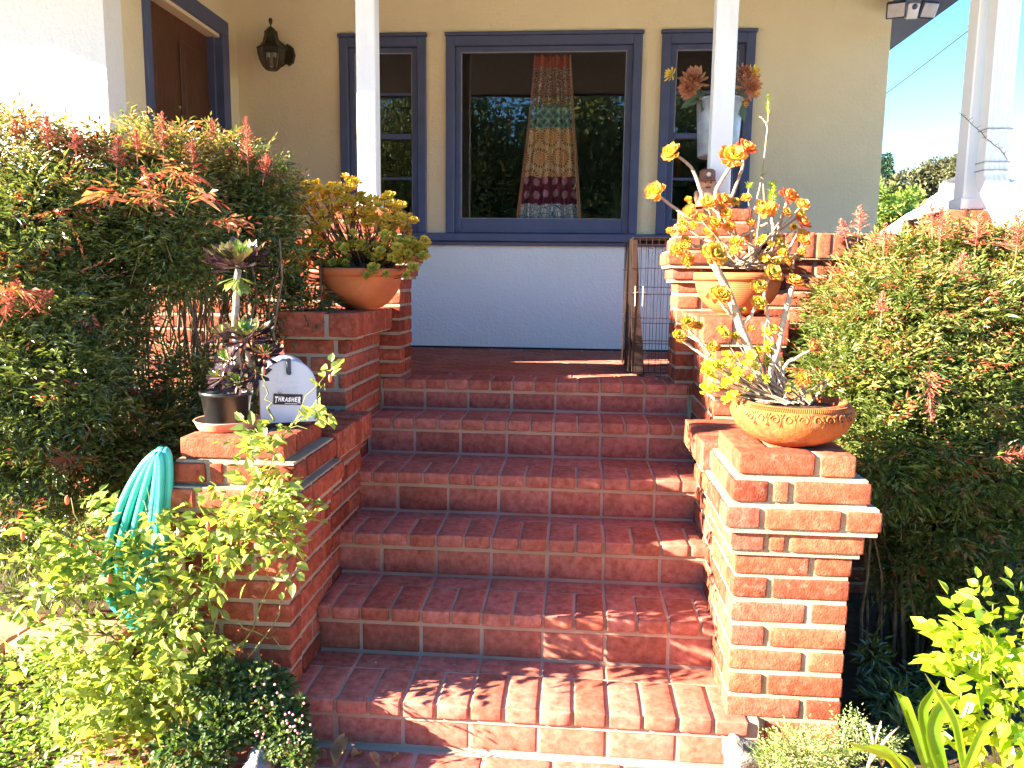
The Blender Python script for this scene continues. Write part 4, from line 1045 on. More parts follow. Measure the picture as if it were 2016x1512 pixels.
nandina('larger nandina shrub at the right edge with rusty flower plumes and shaded lower canes', R2, 6600, canes_px(rng.uniform(1760, 2060, 60), 1400, 820, -.55, .008), NANDR, vr,
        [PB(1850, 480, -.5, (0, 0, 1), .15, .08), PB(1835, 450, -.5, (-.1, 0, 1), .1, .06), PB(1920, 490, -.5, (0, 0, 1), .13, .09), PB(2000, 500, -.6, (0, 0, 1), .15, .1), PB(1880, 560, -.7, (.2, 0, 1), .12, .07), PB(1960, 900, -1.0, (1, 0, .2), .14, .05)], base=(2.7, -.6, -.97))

# ------------------------------------------------------------------ rose bush
def rose(lab, rows, n, canes, mat, base, leafL=.036, leafW=.022, v0=.2, v1=.85):
    t = thing('rose_bush', lab, 'rose bush', base)
    bl = blobs_px([(a, b, (c if a > 1200 else c+.14 if a < 340 else max(c, -1.57)), d, e) for a, b, c, d, e in rows]); mb = MB(); P_, d, k = blob_points(bl, n, .1)
    D = nrm(d*.6+rng.normal(0, .5, (n, 3))+A([0, -.1, .25]))
    V = v0+(v1-v0)*rng.rand(n)
    sprays(mb, P_, D, rng.uniform(.05, .10, n), leafL, leafW, V, 5, 'ovate', .25, .9, .22, .2)
    mb.build('foliage', mat, t)
    cb = MB()
    for pts in canes:
        q = [at(a, b_, (c if a > 1200 else c+.16 if a < 340 else max(c+.1, -1.56) if b_ > 880 else c)) for a, b_, c in pts]; q = A(q); u = np.linspace(0, 1, len(q)); uu = np.linspace(0, 1, 14)
        q = np.stack([np.interp(uu, u, q[:, i]) for i in range(3)], 1); q[1:-1] = (q[:-2]+q[1:-1]*2+q[2:])/4
        q[1:-1] += rng.normal(0, .006, (12, 3)); cb.tube(q, np.linspace(.0036, .0012, 14), 6)
    for i in range(n//3):
        c = bl[k[i]][0]; cb.tube([c, (c+P_[i])/2+A([0, 0, .01]), P_[i]], [.002, .0015, .001], 4, caps=False)
    cb.build('cane', CANEG, t, smooth=True)
    return t
BUDM = m_leaf('bud_red', [(0, (.5, .3, .08)), (1, (.5, .12, .06))], .2)
rb = rose('sprawling rose bush with pale green leaves in front of the hose and lower left pier',
     [(60, 1110, -1.75, 60, 35), (140, 1060, -1.72, 60, 60), (160, 1150, -1.72, 90, 55), (290, 1130, -1.7, 110, 65), (290, 1010, -1.68, 40, 50), (400, 1120, -1.68, 90, 70), (440, 1040, -1.62, 80, 60), (520, 1000, -1.58, 65, 70), (560, 1060, -1.6, 35, 60), (545, 900, -1.55, 45, 40), (540, 860, -1.5, 34, 22), (565, 845, -1.45, 50, 12), (500, 830, -1.45, 26, 14), (517, 748, -1.45, 4, 16), (640, 765, -1.43, 10, 20), (650, 790, -1.43, 22, 8), (640, 805, -1.42, 26, 10),
      (210, 1250, -1.72, 110, 70), (350, 1220, -1.7, 90, 70), (130, 1340, -1.75, 70, 70), (260, 1350, -1.72, 110, 80), (370, 1330, -1.68, 60, 55), (170, 1450, -1.76, 90, 60), (310, 1450, -1.74, 100, 60), (20, 1190, -1.75, 40, 30)], 620,
     [[(380, 1480, -1.68), (420, 1200, -1.66), (520, 950, -1.58), (560, 850, -1.5), (600, 800, -1.45), (640, 740, -1.43)], [(380, 1480, -1.68), (300, 1250, -1.7), (180, 1100, -1.73), (140, 980, -1.73)],
      [(380, 1480, -1.68), (230, 1250, -1.72), (60, 1130, -1.75), (15, 1080, -1.75)], [(390, 1480, -1.68), (320, 1150, -1.68), (290, 960, -1.68)], [(390, 1480, -1.66), (480, 1280, -1.62), (520, 1160, -1.6), (560, 1050, -1.6)],
      [(540, 830, -1.46), (524, 785, -1.45), (519, 735, -1.45)], [(420, 1200, -1.66), (570, 1280, -1.6)], [(400, 1480, -1.68), (530, 1240, -1.62), (590, 1100, -1.6)]],
     ROSE, (-.15, -1.68, -.97))
for (px, py, Y) in ((215, 1140, -1.8), (410, 1035, -1.72), (132, 985, -1.74), (45, 1055, -1.75), (430, 1100, -1.72), (650, 745, -1.43), (519, 730, -1.45)):
    mb = MB(); mb.ball(at(px, py, Y), .006, .9, 8, 6, (1, 1, 2.2)); mb.build('rose_bud', BUDM, rb, smooth=True)
rose('lime yellow rose bush in full sun at the lower right corner of the garden',
     [(1930, 1290, -1.78, 60, 60), (2000, 1260, -1.8, 50, 60), (1960, 1210, -1.78, 40, 25), (1900, 1350, -1.76, 40, 40), (1990, 1370, -1.8, 60, 60), (1940, 1440, -1.8, 60, 50), (2020, 1480, -1.8, 60, 50), (2060, 1350, -1.8, 60, 80)], 90,
     [[(1960, 1560, -1.78), (1950, 1350, -1.78), (1955, 1190, -1.78)], [(1960, 1560, -1.78), (2010, 1300, -1.8), (2016, 1210, -1.8)], [(1950, 1560, -1.78), (1900, 1400, -1.77), (1885, 1330, -1.76)]],
     LIME, (2.1, -1.8, -.97), .048, .032, .2, .9)

# strap leaved plant
st = thing('strap_leaf_plant', 'strap leaved plant with long arching bright green blades below the lime bush', 'plant', (1.9, -1.85, -.97))
def blade(mb, pts, w_, v):
    q = A([at(*p) for p in pts]); m = 16; u = np.linspace(0, 1, len(q)); uu = np.linspace(0, 1, m)
    q = np.stack([np.interp(uu, u, q[:, i]) for i in range(3)], 1)
    for _ in range(2): q[1:-1] = (q[:-2]+q[1:-1]*2+q[2:])/4
    t_ = nrm(np.gradient(q, axis=0)); s_ = nrm(np.cross(t_, A([.2, -1, .3])))
    ww_ = (w_*np.minimum(1, (1-uu)*2.6+.02)*np.minimum(1, .5+uu*3))[:, None]; nn = nrm(np.cross(s_, t_))
    V = np.stack([q-s_*ww_+nn*ww_*.35, q, q+s_*ww_+nn*ww_*.35], 1).reshape(-1, 3)
    f = [[i*3+j, i*3+j+1, (i+1)*3+j+1, (i+1)*3+j] for i in range(m-1) for j in (0, 1)]
    mb.add(V, f, v)
for pts, w_, v in (([(1900, 1530, -1.88), (1880, 1420, -1.88), (1820, 1325, -1.9)], .011, .5), ([(1860, 1540, -1.86), (1830, 1440, -1.86), (1850, 1390, -1.84), (1890, 1370, -1.8)], .020, .15), ([(1780, 1540, -1.86), (1750, 1490, -1.88), (1650, 1455, -1.92)], .007, .7),
                   ([(1800, 1540, -1.84), (1740, 1470, -1.84), (1660, 1475, -1.86)], .009, .4), ([(1850, 1560, -1.84), (1810, 1400, -1.82), (1850, 1340, -1.78)], .014, .1), ([(1880, 1560, -1.9), (1930, 1440, -1.9), (1980, 1400, -1.9)], .013, .5), ([(1820, 1560, -1.9), (1790, 1500, -1.9), (1760, 1480, -1.92)], .008, .6), ([(1840, 1560, -1.8), (1780, 1380, -1.75), (1760, 1360, -1.7)], .014, .1)):
    b = MB(); blade(b, pts, w_, v); b.build('blade', LIME, st, smooth=True)
# herb
he = thing('herb_plant', 'low feathery grey green herb in front of the lower right pier', 'herb', (1.55, -1.62, -.97))
mb = MB(); bl = blobs_px([(1580, 1490, -1.62, 75, 50), (1520, 1500, -1.62, 30, 30), (1650, 1500, -1.62, 60, 40), (1660, 1430, -1.6, 14, 25), (1690, 1440, -1.6, 16, 25), (1740, 1470, -1.6, 25, 18)])
P_, d, k = blob_points(bl, 900, .3); sprays(mb, P_, nrm(d+A([0, -.2, .9])), rng.uniform(.02, .045, 900), .010, .004, rng.rand(900), 7, 'lance'); mb.build('foliage', HERB, he)
mb = MB()
for i in range(0, 120): mb.tube([bl[k[i]][0]-A([0, 0, .06]), P_[i]], [.0016, .0009], 4)
mb.build('stem', m_simple('herb_stem', (.3, .24, .16), .8), he)
# dead branch
mb = MB()
for pts in ([(1700, 1540, -1.66), (1718, 1480, -1.66), (1735, 1420, -1.66)], [(1712, 1500, -1.66), (1745, 1455, -1.66), (1770, 1430, -1.64)], [(1722, 1470, -1.66), (1710, 1425, -1.66)]):
    mb.tube([at(*p) for p in pts], [.005, .004, .002][:len(pts)], 6)
tag(mb.build('dead_twig', m_simple('dead_wood', (.42, .34, .26), .9), smooth=True), 'forked dead twig sticking up between the herb and the strap leaves', 'twig')

# ------------------------------------------------------------------ ground
g = MB(); NX_, NY_ = 60, 60; V = []
gx = np.concatenate([np.linspace(-60, -6, 8), np.linspace(-5, 6, 44), np.linspace(7, 60, 8)]); gy = np.concatenate([np.linspace(-50, -5, 8), np.linspace(-4.5, 1, 40), np.linspace(2, 90, 12)])
GX, GY = np.meshgrid(gx, gy, indexing='ij')
inb = ((GX > -4) & (GX < 5) & (GY > -3.2) & (GY < .5))
GZ = -1.0+np.where(inb, .02*np.sin(GX*5)*np.sin(GY*7)+.012*np.sin(GX*13+GY*9), 0)
V = np.stack([GX, GY, GZ], -1).reshape(-1, 3); ny = len(gy)
g.add(V, np.array([[i*ny+j, (i+1)*ny+j, (i+1)*ny+j+1, i*ny+j+1] for i in range(len(gx)-1) for j in range(ny-1)]))
o = g.build('ground', BEDM, smooth=True); o['kind'] = 'structure'
# hill far off
h = MB(); h.add([(-40, 160, -2), (200, 160, -2), (200, 200, 9), (-40, 200, 7)], A([[0, 1, 2, 3]])); hx = np.linspace(-60, 220, 60)
V = []; 
for i, x in enumerate(hx):
    zt = 12+3.5*math.sin(x*.03+1)+1.2*math.sin(x*.11); V += [(x, 150, -1.2), (x, 178, zt*.8), (x, 200, zt), (x, 240, -1.2)]
h = MB(); h.add(V, np.array([[i*4+j, (i+1)*4+j, (i+1)*4+j+1, i*4+j+1] for i in range(59) for j in range(3)])); o = h.build('hill', m_simple('hill_scrub', (.16, .17, .08), .95, .05, .4, .05), smooth=True); o['kind'] = 'structure'

# clover lawn, ground cover
mb = MB(); n = 15000
X = rng.uniform(-1.9, -.15, n); Y = rng.uniform(-2.4, -1.0, n); keep = ~((X > -.30) & (Y > -1.75)); X, Y = X[keep], Y[keep]; n = len(X)
Z = -.985+rng.uniform(0, .05, n)+.02*np.sin(X*9)*np.sin(Y*8)
leaves(mb, np.stack([X, Y, Z], 1), rdir(n)*A([1, 1, .3]), A([0, -.3, 1.])+rng.normal(0, .4, (n, 3)), rng.uniform(.012, .024, n), .013, rng.rand(n), .2, 'ovate', .1)
tag(mb.build('clover', GRASSM), 'bright sunlit clover and grass filling the lower left corner', 'ground cover', kind='stuff')
mb = MB(); n = 5200
bl = blobs_px([(520, 1400, -1.6, 60, 40), (560, 1450, -1.62, 50, 45), (500, 1340, -1.56, 40, 35), (450, 1420, -1.62, 60, 50), (590, 1480, -1.66, 30, 30), (430, 1340, -1.58, 60, 40), (590, 1400, -1.58, 12, 30), (380, 1480, -1.68, 80, 40), (540, 1345, -1.53, 40, 25)])
P_, d, k = blob_points(bl, n, .5); leaves(mb, P_, nrm(d+rng.normal(0, .5, (n, 3))), A([0, -.5, 1.])+rng.normal(0, .4, (n, 3)), rng.uniform(.012, .024, n), .014, rng.uniform(0, 1, n), .2, 'ovate', .1)
tag(mb.build('knotweed', m_leaf('knotweed_leaf_shaded', [(0, (.03, .065, .015)), (.6, (.07, .13, .03)), (1, (.16, .17, .05))], .3, .5)), 'trailing ground cover beside the bottom step, coloured dark for the shade of the rose', 'ground cover', kind='stuff')  # leaf greens darkened, the rose bush's shadow put into the colour
mb = MB()
for i in range(46):
    px, py = [(rng.uniform(560, 612), rng.uniform(1395, 1500)), (rng.uniform(500, 600), rng.uniform(1330, 1480))][i % 2]; c = at(px, py, -1.68); mb.ball(c, .0035, rng.rand(), 7, 5)
tag(mb.build('knotweed_flower', PINK, smooth=True), 'tiny pink pompom flowers dotted over the ground cover by the bottom step', 'flowers', kind='stuff')
# grass blades among the rose
mb = MB()
for i in range(60):
    x, y = rng.uniform(-.45, -.02), rng.uniform(-1.95, -1.6); l_ = rng.uniform(.06, .16); dx_ = rng.normal(0, .03); q = A([[x, y, -.98], [x+dx_*.4, y, -.98+l_*.6], [x+dx_*1.6, y-.01, -.98+l_]])
    w_ = A([.0022, 0, 0]); mb.add(np.stack([q-w_*A([[1], [.8], [.1]]), q+w_*A([[1], [.8], [.1]])], 1).reshape(-1, 3), A([[0, 1, 3, 2], [2, 3, 5, 4]]), rng.rand())
tag(mb.build('grass', GRASSM), 'thin grass blades growing under the rose bush', 'grass', kind='stuff')
mb = MB(); n = 3600
bl = blobs_px([(40, 1090, -.75, 90, 50), (150, 1060, -.8, 80, 60), (250, 1010, -.85, 70, 60), (60, 1170, -.7, 90, 30), (330, 960, -.8, 60, 60), (160, 1150, -.8, 100, 40), (260, 1110, -.95, 70, 60), (360, 1060, -1.0, 40, 60)])
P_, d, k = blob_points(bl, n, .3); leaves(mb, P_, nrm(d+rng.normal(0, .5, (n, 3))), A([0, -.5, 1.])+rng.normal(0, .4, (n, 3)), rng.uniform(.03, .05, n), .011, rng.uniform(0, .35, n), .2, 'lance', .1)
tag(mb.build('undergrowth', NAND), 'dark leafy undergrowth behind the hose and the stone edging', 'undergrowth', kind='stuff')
# low plants in the dark of the right bed
mb = MB(); n = 1500
bl = blobs_px([(1760, 1380, -1.1, 70, 40), (1850, 1350, -1.0, 80, 50), (1720, 1290, -1.0, 30, 50), (1950, 1300, -.9, 90, 60), (1800, 1440, -1.3, 70, 40)])
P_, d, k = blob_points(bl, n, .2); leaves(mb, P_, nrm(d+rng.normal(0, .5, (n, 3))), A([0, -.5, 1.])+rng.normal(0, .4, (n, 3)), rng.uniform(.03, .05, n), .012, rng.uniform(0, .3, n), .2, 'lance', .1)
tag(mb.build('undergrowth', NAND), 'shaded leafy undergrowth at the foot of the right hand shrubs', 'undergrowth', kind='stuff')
# low stone edging on the left
e = MB()
for a, b_ in runs(-2.6, -.82, .5, .42, .012): e.rbox(a, b_, -1.0, -.72+rng.uniform(-.02, .02), -1.02, -.945+rng.uniform(-.003, .003), .01, bv(), .006)
tag(e.build('stone_edging', m_simple('flagstone', (.34, .21, .12), .9, .1, .25, 9, .7, .006, bscale=70), smooth=True), 'low tan stone edging between the clover and the left shrub bed', 'edging')
# rocks
def rock(c, r, mat, lab, seed):
    r_ = np.random.RandomState(seed); b = MB(); n, m = 22, 14; V = []
    ph = r_.uniform(0, 6, 9)
    for i in range(m+1):
        for j in range(n):
            th = PI*i/m; a = 2*PI*j/n; d = A([math.sin(th)*math.cos(a), math.sin(th)*math.sin(a), math.cos(th)])
            d = np.sign(d)*np.abs(d)**.72; f = 1+.10*math.sin(3*d[0]+ph[0])+.09*math.sin(5*d[1]+ph[1]+2*d[2])+.06*math.sin(8*d[2]+ph[2]+4*d[0])+.03*math.sin(15*d[0]+ph[3])*math.sin(13*d[1])
            V.append(A(c)+d*A(r)*f)
    b.add(V, [[i*n+j, i*n+(j+1) % n, (i+1)*n+(j+1) % n, (i+1)*n+j][::-1] for i in range(m) for j in range(n)])
    tag(b.build('rock', mat, smooth=True), lab, 'rock')
rock(tuple(at(1462, 1490, -1.56)), (.05, .06, .045), ROCKW, 'pale stone at the right end of the bottom step', 3)
rock(tuple(at(512, 1508, -1.66)), (.042, .06, .05), ROCK, 'grey rock half under ground cover left of the bottom step', 5)
# dry leaves
def dryleaf(px, py, rz, L, lab, up=.0):
    c = atz(px, py, -.956); b = MB(); n, m = 7, 4; V = []
    for i in range(n+1):
        u = i/n; w_ = L*.36*math.sin(PI*min(1, u*1.02))**.8+.0005
        for j in range(m+1):
            s_ = (j/m-.5)*2; X_ = (u-.5)*L; Y_ = s_*w_; Z_ = .004+up*u+abs(s_)*w_*.7+.012*math.sin(u*5+px)*s_+.01*math.sin(u*9)*.4
            V.append((c[0]+X_*math.cos(rz)-Y_*math.sin(rz), c[1]+X_*math.sin(rz)+Y_*math.cos(rz), c[2]+Z_))
    b.add(V, [[i*(m+1)+j, i*(m+1)+j+1, (i+1)*(m+1)+j+1, (i+1)*(m+1)+j] for i in range(n) for j in range(m)])
    tag(b.build('dry_leaf', DRY, smooth=True), lab, 'leaf', 'dead leaves on the brick path')
dryleaf(625, 1500, .4, .055, 'curled brown leaf nearest the pink ground cover', .01)
dryleaf(668, 1495, 1.4, .075, 'upright brown leaf leaning against the bottom step', .05)
dryleaf(705, 1488, .2, .04, 'small crumpled dead leaf at the foot of the step')
dryleaf(740, 1500, 2.2, .05, 'tan dead leaf lying between two crumpled ones', .01)
dryleaf(775, 1494, .9, .04, 'rightmost of the dead leaves by the bottom step')
# a little litter on the treads
mb = MB()
for (px, py, k) in [(895, 1310, 5), (740, 1305, 5), (855, 1330, 5), (978, 1335, 5), (1230, 1165, 4), (1345, 1330, 5), (1130, 1042, 3), (1240, 1040, 3), (1110, 1165, 4), (706, 1190, 4), (1100, 1215, 4), (930, 1325, 5), (1330, 915, 2), (950, 1010, 3), (1345, 1040, 3), (680, 1310, 5)]:
    c = atz(px, py, ZT[k]); mb.ball(c+A([0, 0, .002]), rng.uniform(.002, .005), rng.rand(), 6, 4, (1.6, 1, .5))
tag(mb.build('petal_litter', m_leaf('litter', [(0, (.1, .05, .04)), (.6, (.2, .1, .07)), (1, (.8, .6, .6))], .1)), 'specks of petals and crumbs scattered over the treads', 'litter', kind='stuff')

# ------------------------------------------------------------------ succulents
def rosette(mb, c, ax, R, n=18, v0=.2, v1=.9, wd=.5, open_=1.25, cup=.18, rag=.12, inner=.12):
    ax = nrm(A(ax)*1.); s = nrm(np.cross(ax, A([.3, .2, 1.]) if abs(ax[2]) < .9 else A([1., 0, 0]))); t_ = np.cross(ax, s)
    i = np.arange(n); u = (i+.5)/n; a = i*2.39996+rng.uniform(0, 6)
    el = open_*(1-u)**.0*0+np.interp(u, [0, 1], [1.5*open_/1.25, inner*1.5]); el = el+rng.normal(0, rag, n)   # angle from axis
    rad = np.cos(a)[:, None]*s+np.sin(a)[:, None]*t_
    D = rad*np.sin(el)[:, None]+ax*np.cos(el)[:, None]
    L = R*np.interp(u, [0, .35, 1], [1, .95, .45])*rng.uniform(.9, 1.08, n)
    P_ = A(c)+rad*R*.05+ax*(u*R*.22)[:, None]
    Nn = ax*np.sin(el)[:, None]-rad*np.cos(el)[:, None]
    leaves(mb, P_, D, Nn, L, L*wd, np.clip(v1+(v0-v1)*u+rng.normal(0, .08, n), 0, 1), cup, 'spat', .10)
def curve(pts, m=12, wig=0.):
    q = A(pts, float); u = np.concatenate([[0], np.cumsum(np.linalg.norm(np.diff(q, axis=0), axis=1))]); u /= u[-1]; uu = np.linspace(0, 1, m)
    q = np.stack([np.interp(uu, u, q[:, i]) for i in range(3)], 1)
    for _ in range(2): q[1:-1] = (q[:-2]+q[1:-1]*2+q[2:])/4
    if wig: q[1:-1] += rng.normal(0, wig, (m-2, 3))
    return q
# golden succulent in the left bowl
js = thing('golden_succulent', 'bushy golden green succulent of many small rosettes spilling over the smooth terracotta bowl', 'succulent', (.02, -.3, .50))
bl = blobs_px([(640, 395, -.30, 62, 42), (745, 420, -.30, 55, 38), (690, 380, -.28, 40, 30), (690, 460, -.33, 75, 45), (790, 450, -.30, 38, 38), (600, 470, -.33, 40, 45), (650, 500, -.38, 60, 30), (760, 495, -.38, 55, 28), (815, 490, -.3, 25, 25), (575, 415, -.28, 25, 25), (590, 540, -.36, 25, 25)])
P_, d, k = blob_points(bl, 330, .55)
P_ = np.concatenate([P_, [at(*p) for p in ((835, 475, -.36), (832, 508, -.36), (800, 545, -.38), (813, 530, -.38), (722, 545, -.48), (760, 540, -.46), (735, 530, -.46), (575, 565, -.4), (640, 600, -.45), (610, 590, -.44), (560, 480, -.3), (680, 350, -.3), (812, 440, -.32))]])
lf = MB(); br = MB(); root = A([.02, -.3, .49])
for i, p in enumerate(P_):
    dd = nrm(p-root); rr = rng.uniform(.022, .036); hi = np.clip((p[2]-.50)*3.2, 0, 1)  # higher rosettes yellower, sun on the top put into their colour
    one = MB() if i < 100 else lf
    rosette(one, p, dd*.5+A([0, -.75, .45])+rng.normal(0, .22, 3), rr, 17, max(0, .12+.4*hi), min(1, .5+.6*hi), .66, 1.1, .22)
    if i < 100: one.build('rosette', JADE, js)
    if i % 2 == 0 or i > 325:
        r0 = root+rng.normal(0, .03, 3)*A([2, 1.5, .3]); mid = r0*.5+p*.5+A([0, 0, -.02])+rng.normal(0, .012, 3)
        br.tube(curve([r0, mid, p], 7), np.linspace(.0045, .0016, 7), 5, caps=False)
br.tube(curve([at(630, 520, -.44), at(632, 600, -.47), at(645, 640, -.62), at(612, 655, -.65)], 10), np.linspace(.005, .003, 10), 6); br.tube(curve([at(590, 540, -.44), at(595, 620, -.6), at(612, 645, -.64)], 8), .003, 5)
tag(lf.build('small_rosettes', JADE, js), kind='stuff'); br.build('branches', STEMB, js, smooth=True)
# purple rosette succulent
ps = thing('purple_succulent', 'dark purple rosette succulent on a pale trunk in the black nursery pot', 'succulent', (-.158, -1.285, .12))
lf = MB(); br = MB(); Yp = -1.285
for (px, py, Y, R, ax, n) in ((470, 528, Yp, .108, (0, -.25, 1), 46), (485, 672, Yp-.02, .085, (.15, -.35, 1), 34), (452, 712, Yp-.05, .055, (-.3, -.7, .7), 24), (520, 700, Yp, .06, (.4, -.5, .8), 24), (440, 745, Yp-.02, .06, (-.4, -.5, .6), 22), (470, 755, Yp-.03, .055, (.1, -.8, .5), 22), (505, 735, Yp-.03, .045, (.4, -.6, .4), 18), (440, 665, Yp+.03, .06, (-.4, -.2, .9), 22)):
    lf = MB(); rosette(lf, at(px, py, Y), ax, R*1.1, int(n*1.25), .0, .95, .34, 1.3, .12, .14, .25); lf.build('rosette', PURP, ps)
b = MB(); rosette(b, at(470, 545, Yp), (0, 0, -1), .07, 22, 0., .4, .34, 1.0, .1, .2, .5); b.build('withered_leaves', m_leaf('withered_green', [(0, (.2, .25, .06)), (1, (.09, .12, .05))], .3), ps)
br.tube(curve([at(470, 800, Yp), at(466, 700, Yp), at(462, 640, Yp+.01), at(466, 580, Yp), at(470, 530, Yp)], 16, .0012), np.linspace(.012, .010, 16), 10)
br.tube(curve([at(485, 800, Yp), at(495, 740, Yp), at(487, 690, Yp-.02)], 8), .007, 8); br.tube(curve([at(455, 800, Yp-.02), at(450, 760, Yp-.03), at(452, 720, Yp-.05)], 8), .006, 8)
br.build('trunk', m_simple('pale_trunk', (.25, .22, .19), .9, .2, .35, 50, .6, .003), ps, smooth=True)

# tall orange rosette succulents: front plant in the ornate bowl
def aeon(name, lab, base, stems, ros, small, mat_small, loc, R0):
    t = thing(name, lab, 'succulent', loc); lf = MB(); br = MB()
    for pts, r0, r1 in stems:
        q = curve([at(*p) for p in pts], 14, .0012); br.tube(q, np.linspace(r0, r1, 14), 9)
        for s_ in range(1, 14, 2): br.ball(q[s_]+rng.normal(0, .001, 3), np.interp(s_, [0, 13], [r0, r1])*1.06, .5, 8, 4, (1, 1, .5))
    if base[1] > -1:
        for q in range(22):
            e = (rng.uniform(1335, 1590), rng.uniform(405, 520), Yu+rng.uniform(-.07, .07)); ros = ros+[(*e, rng.uniform(.018, .032), (rng.normal(0, .25), -.75, .55), rng.uniform(.3, .6))]
            stems = stems+[([(rng.uniform(1430, 1500), 525, Yu), ((e[0]+1465)/2+rng.uniform(-12, 12), e[1]*.55+525*.45, (e[2]+Yu)/2), e], .005, .0035)]
        for pts, r0, r1 in stems[-22:]: br.tube(curve([at(*p) for p in pts], 10, .001), np.linspace(r0, r1, 10), 7)
    for (px, py, Y, R, ax, v) in ros:
        if R <= 0: continue
        lf = MB(); rosette(lf, at(px, py, Y), ax, R*1.12, 34, max(0, v-.4), min(1, v+.25), .66, 1.15, .22, .10, .08); lf.build('rosette', AEON, t)
    br.build('stems', STEMW, t, smooth=True)
    sb_ = MB()
    for (px, py, Y, R) in small:
        b = MB(); p = at(px, py, Y); rosette(b, p, (rng.normal(0, .3), -.75, .5), R*1.55, 14, .1, .9, .66, 1.1, .2); b.build('small_rosette', mat_small, t); r0 = A(base)+rng.normal(0, .02, 3)*A([1.5, 1, .2]); sb_.tube(curve([r0, (r0+p)/2+A([0, 0, -.01]), p], 7), np.linspace(.003, .0015, 7), 5, caps=False)
    if small: sb_.build('twigs', STEMW, t, smooth=True)
    return t
Yl = -1.27; Yu = -.32
rr_ = lambda: (rng.normal(0, .25), -.75, .55)
small = [(rng.normal(x, 16), rng.normal(y, 11), Yl+rng.uniform(-.07, .05), rng.uniform(.010, .016)) for x, y in ((1425, 715), (1415, 735), (1470, 710), (1490, 705), (1440, 745), (1460, 750), (1400, 730), (1430, 760)) for _ in range(6)]
small += [(1387, 768, Yl-.05, .017), (1435, 783, Yl-.06, .014), (1510, 680, Yl, .013), (1505, 690, Yl, .013), (1550, 768, Yl-.04, .008), (1630, 745, Yl, .012), (1520, 650, Yl, .014), (1505, 655, Yl, .014), (1445, 663, Yl, .012), (1420, 655, Yl, .016)]
aeon('orange_succulent', 'tall pale stemmed succulent with orange rosettes growing from the ornate bowl', at(1540, 790, Yl),
     0 or [([(1520, 800, Yl), (1490, 730, Yl), (1460, 650, Yl), (1440, 590, Yl), (1420, 540, Yl-.01), (1402, 515, Yl-.03)], .016, .011), ([(1545, 800, Yl), (1510, 740, Yl), (1535, 680, Yl), (1545, 620, Yl), (1560, 565, Yl)], .011, .008),
      ([(1450, 630, Yl), (1430, 610, Yl-.02), (1415, 590, Yl-.03)], .006, .005), ([(1460, 640, Yl), (1480, 620, Yl), (1490, 600, Yl)], .006, .005), ([(1460, 740, Yl-.02), (1420, 720, Yl-.03), (1370, 690, Yl-.03), (1337, 665, Yl-.03)], .006, .004), ([(1400, 700, Yl-.03), (1375, 670, Yl-.03), (1352, 645, Yl-.03)], .005, .004),
      ([(1545, 780, Yl), (1540, 720, Yl), (1575, 700, Yl), (1597, 690, Yl)], .006, .004), ([(1580, 800, Yl), (1582, 770, Yl), (1578, 750, Yl)], .008, .006), ([(1590, 800, Yl), (1620, 765, Yl), (1632, 745, Yl)], .004, .003), ([(1530, 700, Yl), (1505, 650, Yl), (1512, 620, Yl)], .005, .003),
      ([(1535, 800, Yl), (1540, 740, Yl), (1530, 690, Yl)], .007, .005), ([(1500, 800, Yl), (1450, 780, Yl), (1390, 770, Yl-.04)], .003, .002), ([(1545, 800, Yl), (1500, 560, Yl), (1515, 545, Yl)], .005, .004)],
     [(1402, 508, Yl-.04, .043, rr_(), .45), (1417, 587, Yl-.05, .036, rr_(), .5), (1492, 567, Yl-.02, .026, rr_(), .4), (1492, 600, Yl-.02, .026, rr_(), .35), (1518, 542, Yl, .030, (.2, -.7, .6), .35), (1560, 560, Yl, .031, (.2, -.6, .8), .65), (1352, 640, Yl-.03, .026, rr_(), .5), (1335, 665, Yl-.03, .024, rr_(), .4), (1375, 643, Yl-.02, .015, rr_(), .5), (1403, 686, Yl-.04, .022, rr_(), .5),
      (1425, 660, Yl-.02, .017, rr_(), .3), (1597, 688, Yl, .026, (.5, -.5, .7), .7), (1578, 748, Yl-.02, .023, (0, -.9, .5), .55), (1447, 665, Yl, .014, rr_(), .35), (1478, 648, Yl, .013, rr_(), .5), (1462, 612, Yl, .012, rr_(), .3)],
     small, SEDY, (1.6, -1.27, .1), 0)
